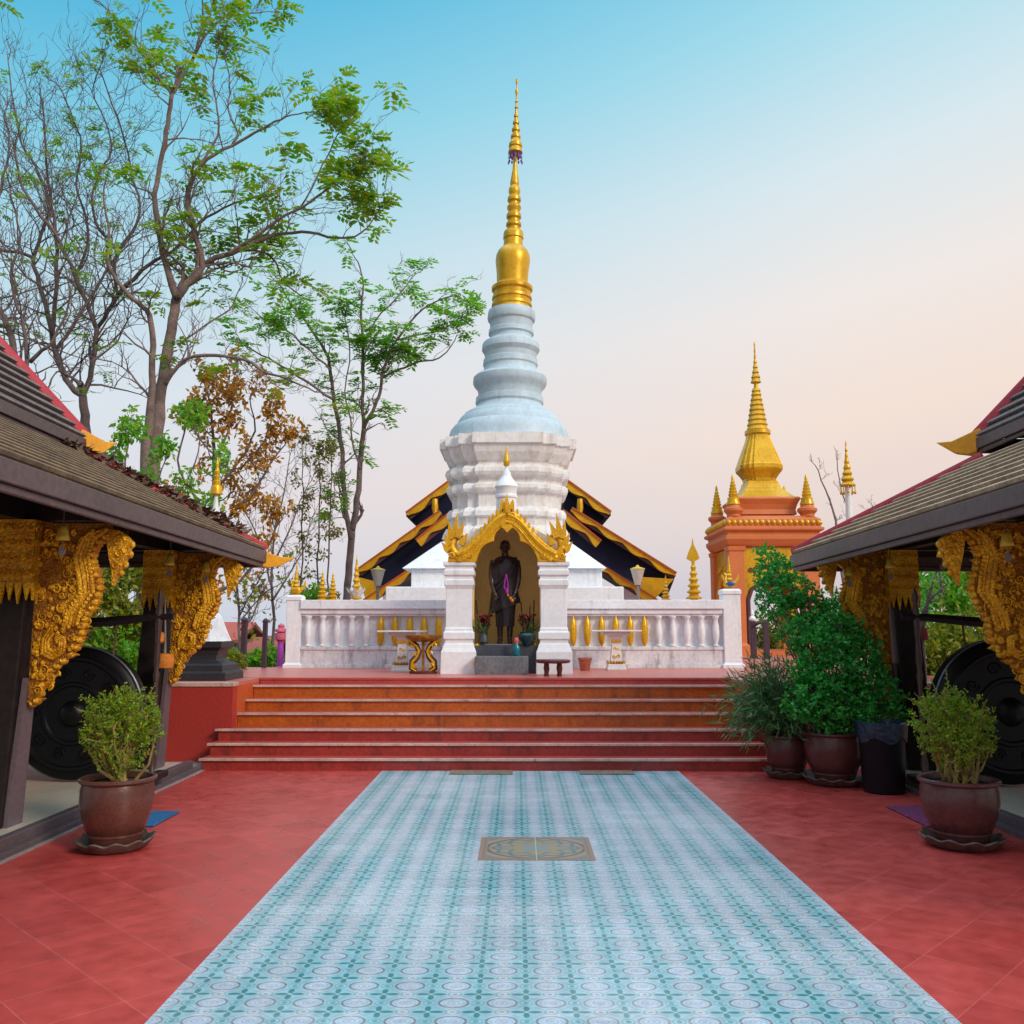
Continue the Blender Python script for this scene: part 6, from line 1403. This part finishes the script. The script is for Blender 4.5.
# brown-leaved tree with a green lower side
T5 = Tree('brown_leaved_tree', (P(205, 640, 21).x, 21, -.6), 'tree with withered brown leaves right of the tallest trunk', 'tree', 'trees on the left', 21, M['barkdk'], M['leafbrown'], 105, 'big', .22)
for pts in ([(205, 690, 9), (206, 600, 8), (210, 540, 7), (214, 490, 6), (215, 450, 5), (212, 415, 3.6), (205, 385, 2)], [(210, 540, 5), (235, 510, 4.4), (255, 490, 3.6), (270, 465, 2.8), (285, 445, 1.8)], [(214, 490, 4), (240, 460, 3.4), (255, 430, 2.6), (250, 400, 1.8)], [(212, 520, 4.4), (190, 490, 3.6), (178, 460, 2.8), (186, 425, 2)], [(206, 600, 5), (240, 580, 4), (262, 555, 3), (275, 530, 2)], [(214, 470, 3.4), (228, 430, 2.8), (232, 395, 2)], [(215, 455, 3), (195, 430, 2.4), (205, 395, 1.6)], [(240, 470, 3), (265, 440, 2.2), (272, 415, 1.6)]):
    T5.trace(pts, leaf=.95, twig=1.1, tl=.75)
T5.done(420)
T6 = Tree('sapling', (P(128, 640, 17).x, 17, -.4), 'small green-leaved tree half hidden behind the left roof', 'tree', 'trees on the left', 17, M['barkdk'], M['leafB'], 106, 'big', .19)
for pts in ([(128, 690, 6), (128, 600, 5), (130, 530, 4), (126, 480, 3), (128, 430, 1.6)], [(129, 540, 3), (145, 510, 2.6), (158, 480, 2), (166, 455, 1.4)], [(128, 500, 2.6), (112, 470, 2), (120, 440, 1.4)], [(130, 520, 3), (170, 500, 2.6), (190, 475, 2), (200, 440, 1.6), (192, 420, 1.2)], [(130, 530, 3), (175, 520, 2.6), (210, 500, 2), (225, 470, 1.4)]):
    T6.trace(pts, leaf=.9, twig=1.1, tl=.5)
T6.done(240)
for i, (x, xt_, yt_, Y, lab) in enumerate(((302, 303, 445, 24.0, 'thin sapling with sparse olive leaves, left of three beside the twin-stemmed tree'), (318, 320, 455, 24.8, 'thin sapling with sparse olive leaves, middle of three beside the twin-stemmed tree'), (329, 332, 452, 25.4, 'thin sapling with sparse olive leaves, nearest the twin-stemmed tree'))):
    T = Tree('sapling', (P(x, 640, Y).x, Y, -.6), lab, 'tree', 'thin saplings', Y, M['barkdk'], M['leafolive'], 110 + i, 'big', .17)
    T.trace([(x - 2, 680, 3), (x - 1, 620, 2.8), (x, 560, 2.4), (x + 1, 510, 2), (xt_, 480, 1.6), (xt_ - 1, yt_, 1.2)], wob=.1, leaf=.8, twig=1.3, tl=.42)
    T.done(75)
T7 = Tree('bare_shrub_tree', (P(243, 640, 18).x, 18, -1), 'small bare branching tree beyond the terrace left of the balustrade', 'tree', 'trees on the left', 18, M['barkdk'], M['leafyel'], 120, 'big', .2)
for pts in ([(240, 690, 4.6), (240, 640, 4.2), (238, 600, 3.4), (236, 570, 2.6), (232, 540, 2)], [(240, 615, 2.4), (252, 592, 2), (262, 575, 1.6), (275, 562, 1.1)], [(241, 620, 2.2), (258, 600, 1.8), (272, 588, 1.4), (285, 582, 1)], [(239, 600, 3), (228, 580, 2.2), (222, 560, 1.6)], [(240, 630, 2.6), (252, 618, 2), (258, 600, 1.6)]):
    T7.trace(pts, leaf=.15, twig=1.5, tl=.62)
T7.done(16)
T8 = Tree('bare_tree', (P(842, 640, 30).x, 30, -1), 'small bare tree beside the tiered gold parasol, beyond the right roof', 'tree', None, 30, M['bark'], M['leafolive'], 130, 'big', .2)
for pts in ([(846, 640, 5), (840, 560, 4), (836, 520, 3), (826, 490, 2), (815, 465, 1.2)], [(842, 570, 3), (848, 520, 2.2), (840, 480, 1.4), (836, 455, 1)], [(846, 580, 3), (862, 535, 2), (872, 510, 1.2)]):
    T8.trace(pts, leaf=.0, twig=.8, tl=.5)
T8.done(10)
# bushes and trees behind the pavilions
def bush(name, px, Y, zg, blobs, m, seed, n, L, W, lab, cat='bush', grp=None, stems=14):
    b0 = P(px, 640, Y); loc = Vector((b0.x, Y, zg)); t = thing(name, loc, lab, cat, grp)
    shrub(t, loc, [(P(x, y, Y + dy), h * Y / F) for x, y, h, dy in blobs], m, seed, n, L, W, stems=stems, stem_m=M['barkdk'], spread=.25, up=-.15, shell=.3)
bush('bush', 122, 13.2, 0, [(108, 580, 26, 0), (140, 575, 22, .3), (112, 620, 28, 0), (140, 625, 24, .2), (120, 560, 22, .4), (100, 655, 24, -.1)], M['leafyel'], 41, 5200, .12, .05, 'tall yellow-green bush seen through the left pavilion, lit at the top', grp='greenery behind the left pavilion')
bush('bush', 118, 13.0, 0, [(118, 655, 26, 0), (138, 660, 22, .2), (102, 675, 26, 0), (128, 690, 26, 0)], M['leafB'], 42, 3600, .11, .05, 'lower deep green bush behind the left gong', grp='greenery behind the left pavilion')
bush('bush', 30, 14, 0, [(20, 600, 30, 0), (0, 640, 34, 0), (45, 640, 26, .3)], M['leafB'], 43, 2600, .12, .06, 'dense green bush behind the left pavilion near the left edge', grp='greenery behind the left pavilion')
bush('round_tree', 935, 14.2, 0, [(925, 580, 30, 0), (955, 570, 32, .3), (975, 595, 32, 0), (940, 610, 30, 0), (985, 570, 26, .5), (1010, 600, 34, .4)], M['leafB'], 44, 7000, .11, .055, 'bright green leafy tree seen through the right pavilion above the crossbar', 'tree', 'greenery behind the right pavilion')
bush('bush', 945, 13.4, 0, [(925, 650, 24, 0), (950, 640, 26, 0), (975, 640, 26, .2), (940, 680, 26, 0), (915, 690, 24, 0), (1000, 650, 26, .3)], M['leafyel'], 45, 5200, .11, .05, 'dark olive bush behind the right gong, below the crossbar', 'bush', 'greenery behind the right pavilion')
bush('bush', 905, 15.5, 0, [(880, 600, 30, 0), (860, 620, 30, .3), (895, 640, 30, 0), (835, 640, 24, .5)], M['leafdeep'], 46, 4500, .12, .06, 'dark green bush behind the far right post', 'bush', 'greenery behind the right pavilion')
# small forked trunk behind the right pavilion
T9 = Tree('forked_tree', (P(924, 720, 11.6).x, 11.6, 0), 'small forked tree with a red cloth band behind the right far post', 'tree', None, 11.6, M['bark'], M['leafB'], 140, 'big', .14)
T9.trace([(927, 740, 10), (925, 690, 9), (922, 655, 8), (921, 630, 8)], wob=.02, twig=0, leaf=0)
T9.trace([(921, 630, 6.5), (914, 612, 5), (908, 595, 4), (900, 570, 2.5)], wob=.05, twig=.5, leaf=.7, tl=.4)
T9.trace([(921, 630, 6.5), (927, 612, 5), (930, 590, 4), (940, 565, 2.5)], wob=.05, twig=.5, leaf=.7, tl=.4)
T9.done(70)
q0, q1 = P(922, 628, 11.6), P(923.5, 640, 11.6)
wr = MB().tube([q0, q0.lerp(q1, .5), q1], [.06, .066, .062], 12); wr.build('cloth_band', M['wrap'], T9.t, smooth=True)
# palm behind the far right post
pm = thing('palm', (P(905, 700, 12.6).x, 12.6, 0), 'young palm with dark feathered fronds behind the far right post', 'palm')
c = P(896, 640, 12.6); mb = MB(); mb.tube([(c.x, 12.6, 0), (c.x + .03, 12.6, c.z * .6), c], [.08, .07, .05], 8); mb.build('trunk', M['barkdk'], pm)
lf = MB(); r = random.Random(8)
for (x, y) in ((935, 545), (945, 575), (925, 520), (880, 545), (860, 570), (850, 600), (930, 610)):
    e = P(x, y, 12.6 + r.uniform(-.6, .6)); mid = c.lerp(e, .55) + Vector((0, 0, .15)); pts = []
    for k in range(15): s = k / 14; pts.append((1 - s) ** 2 * c + 2 * s * (1 - s) * mid + s * s * e)
    lf.tube(pts, .008, 4)
    for k in range(2, 15):
        d = (pts[k] - pts[k - 1]).normalized(); sd_ = d.cross(Vector((0, 1, .2))).normalized()
        for sg in (-1, 1): lf.leaf(pts[k], d * .6 + sd_ * sg + Vector((0, 0, -.25)), d, .36 * (1 - .4 * k / 14), .035)
lf.build('fronds', M['leafdeep'], pm)
# low plants by the terrace edges
bush('yellow_croton', 237, 14.9, TZ, [(236, 660, 6, 0), (231, 655, 4, 0), (241, 664, 4, 0)], M['leafyel'], 47, 500, .07, .035, 'small yellow-leaved plant at the terrace edge beside the small stupa', 'plant', stems=5)
bush('bush', 300, 22, -1, [(272, 655, 8, 0), (256, 660, 7, 0), (314, 598, 9, 0), (228, 658, 8, .5), (300, 600, 7, .3)], M['leafB'], 48, 1200, .16, .08, 'loose green bush beyond the terrace behind the left corner post', 'bush', stems=8)
bush('bush', 775, 24.5, TZ, [(760, 640, 12, 0), (775, 625, 16, .4), (785, 645, 14, 0)], M['leafyel'], 49, 1200, .15, .08, 'yellow-green bush behind the pair of purple posts', 'bush', stems=8)
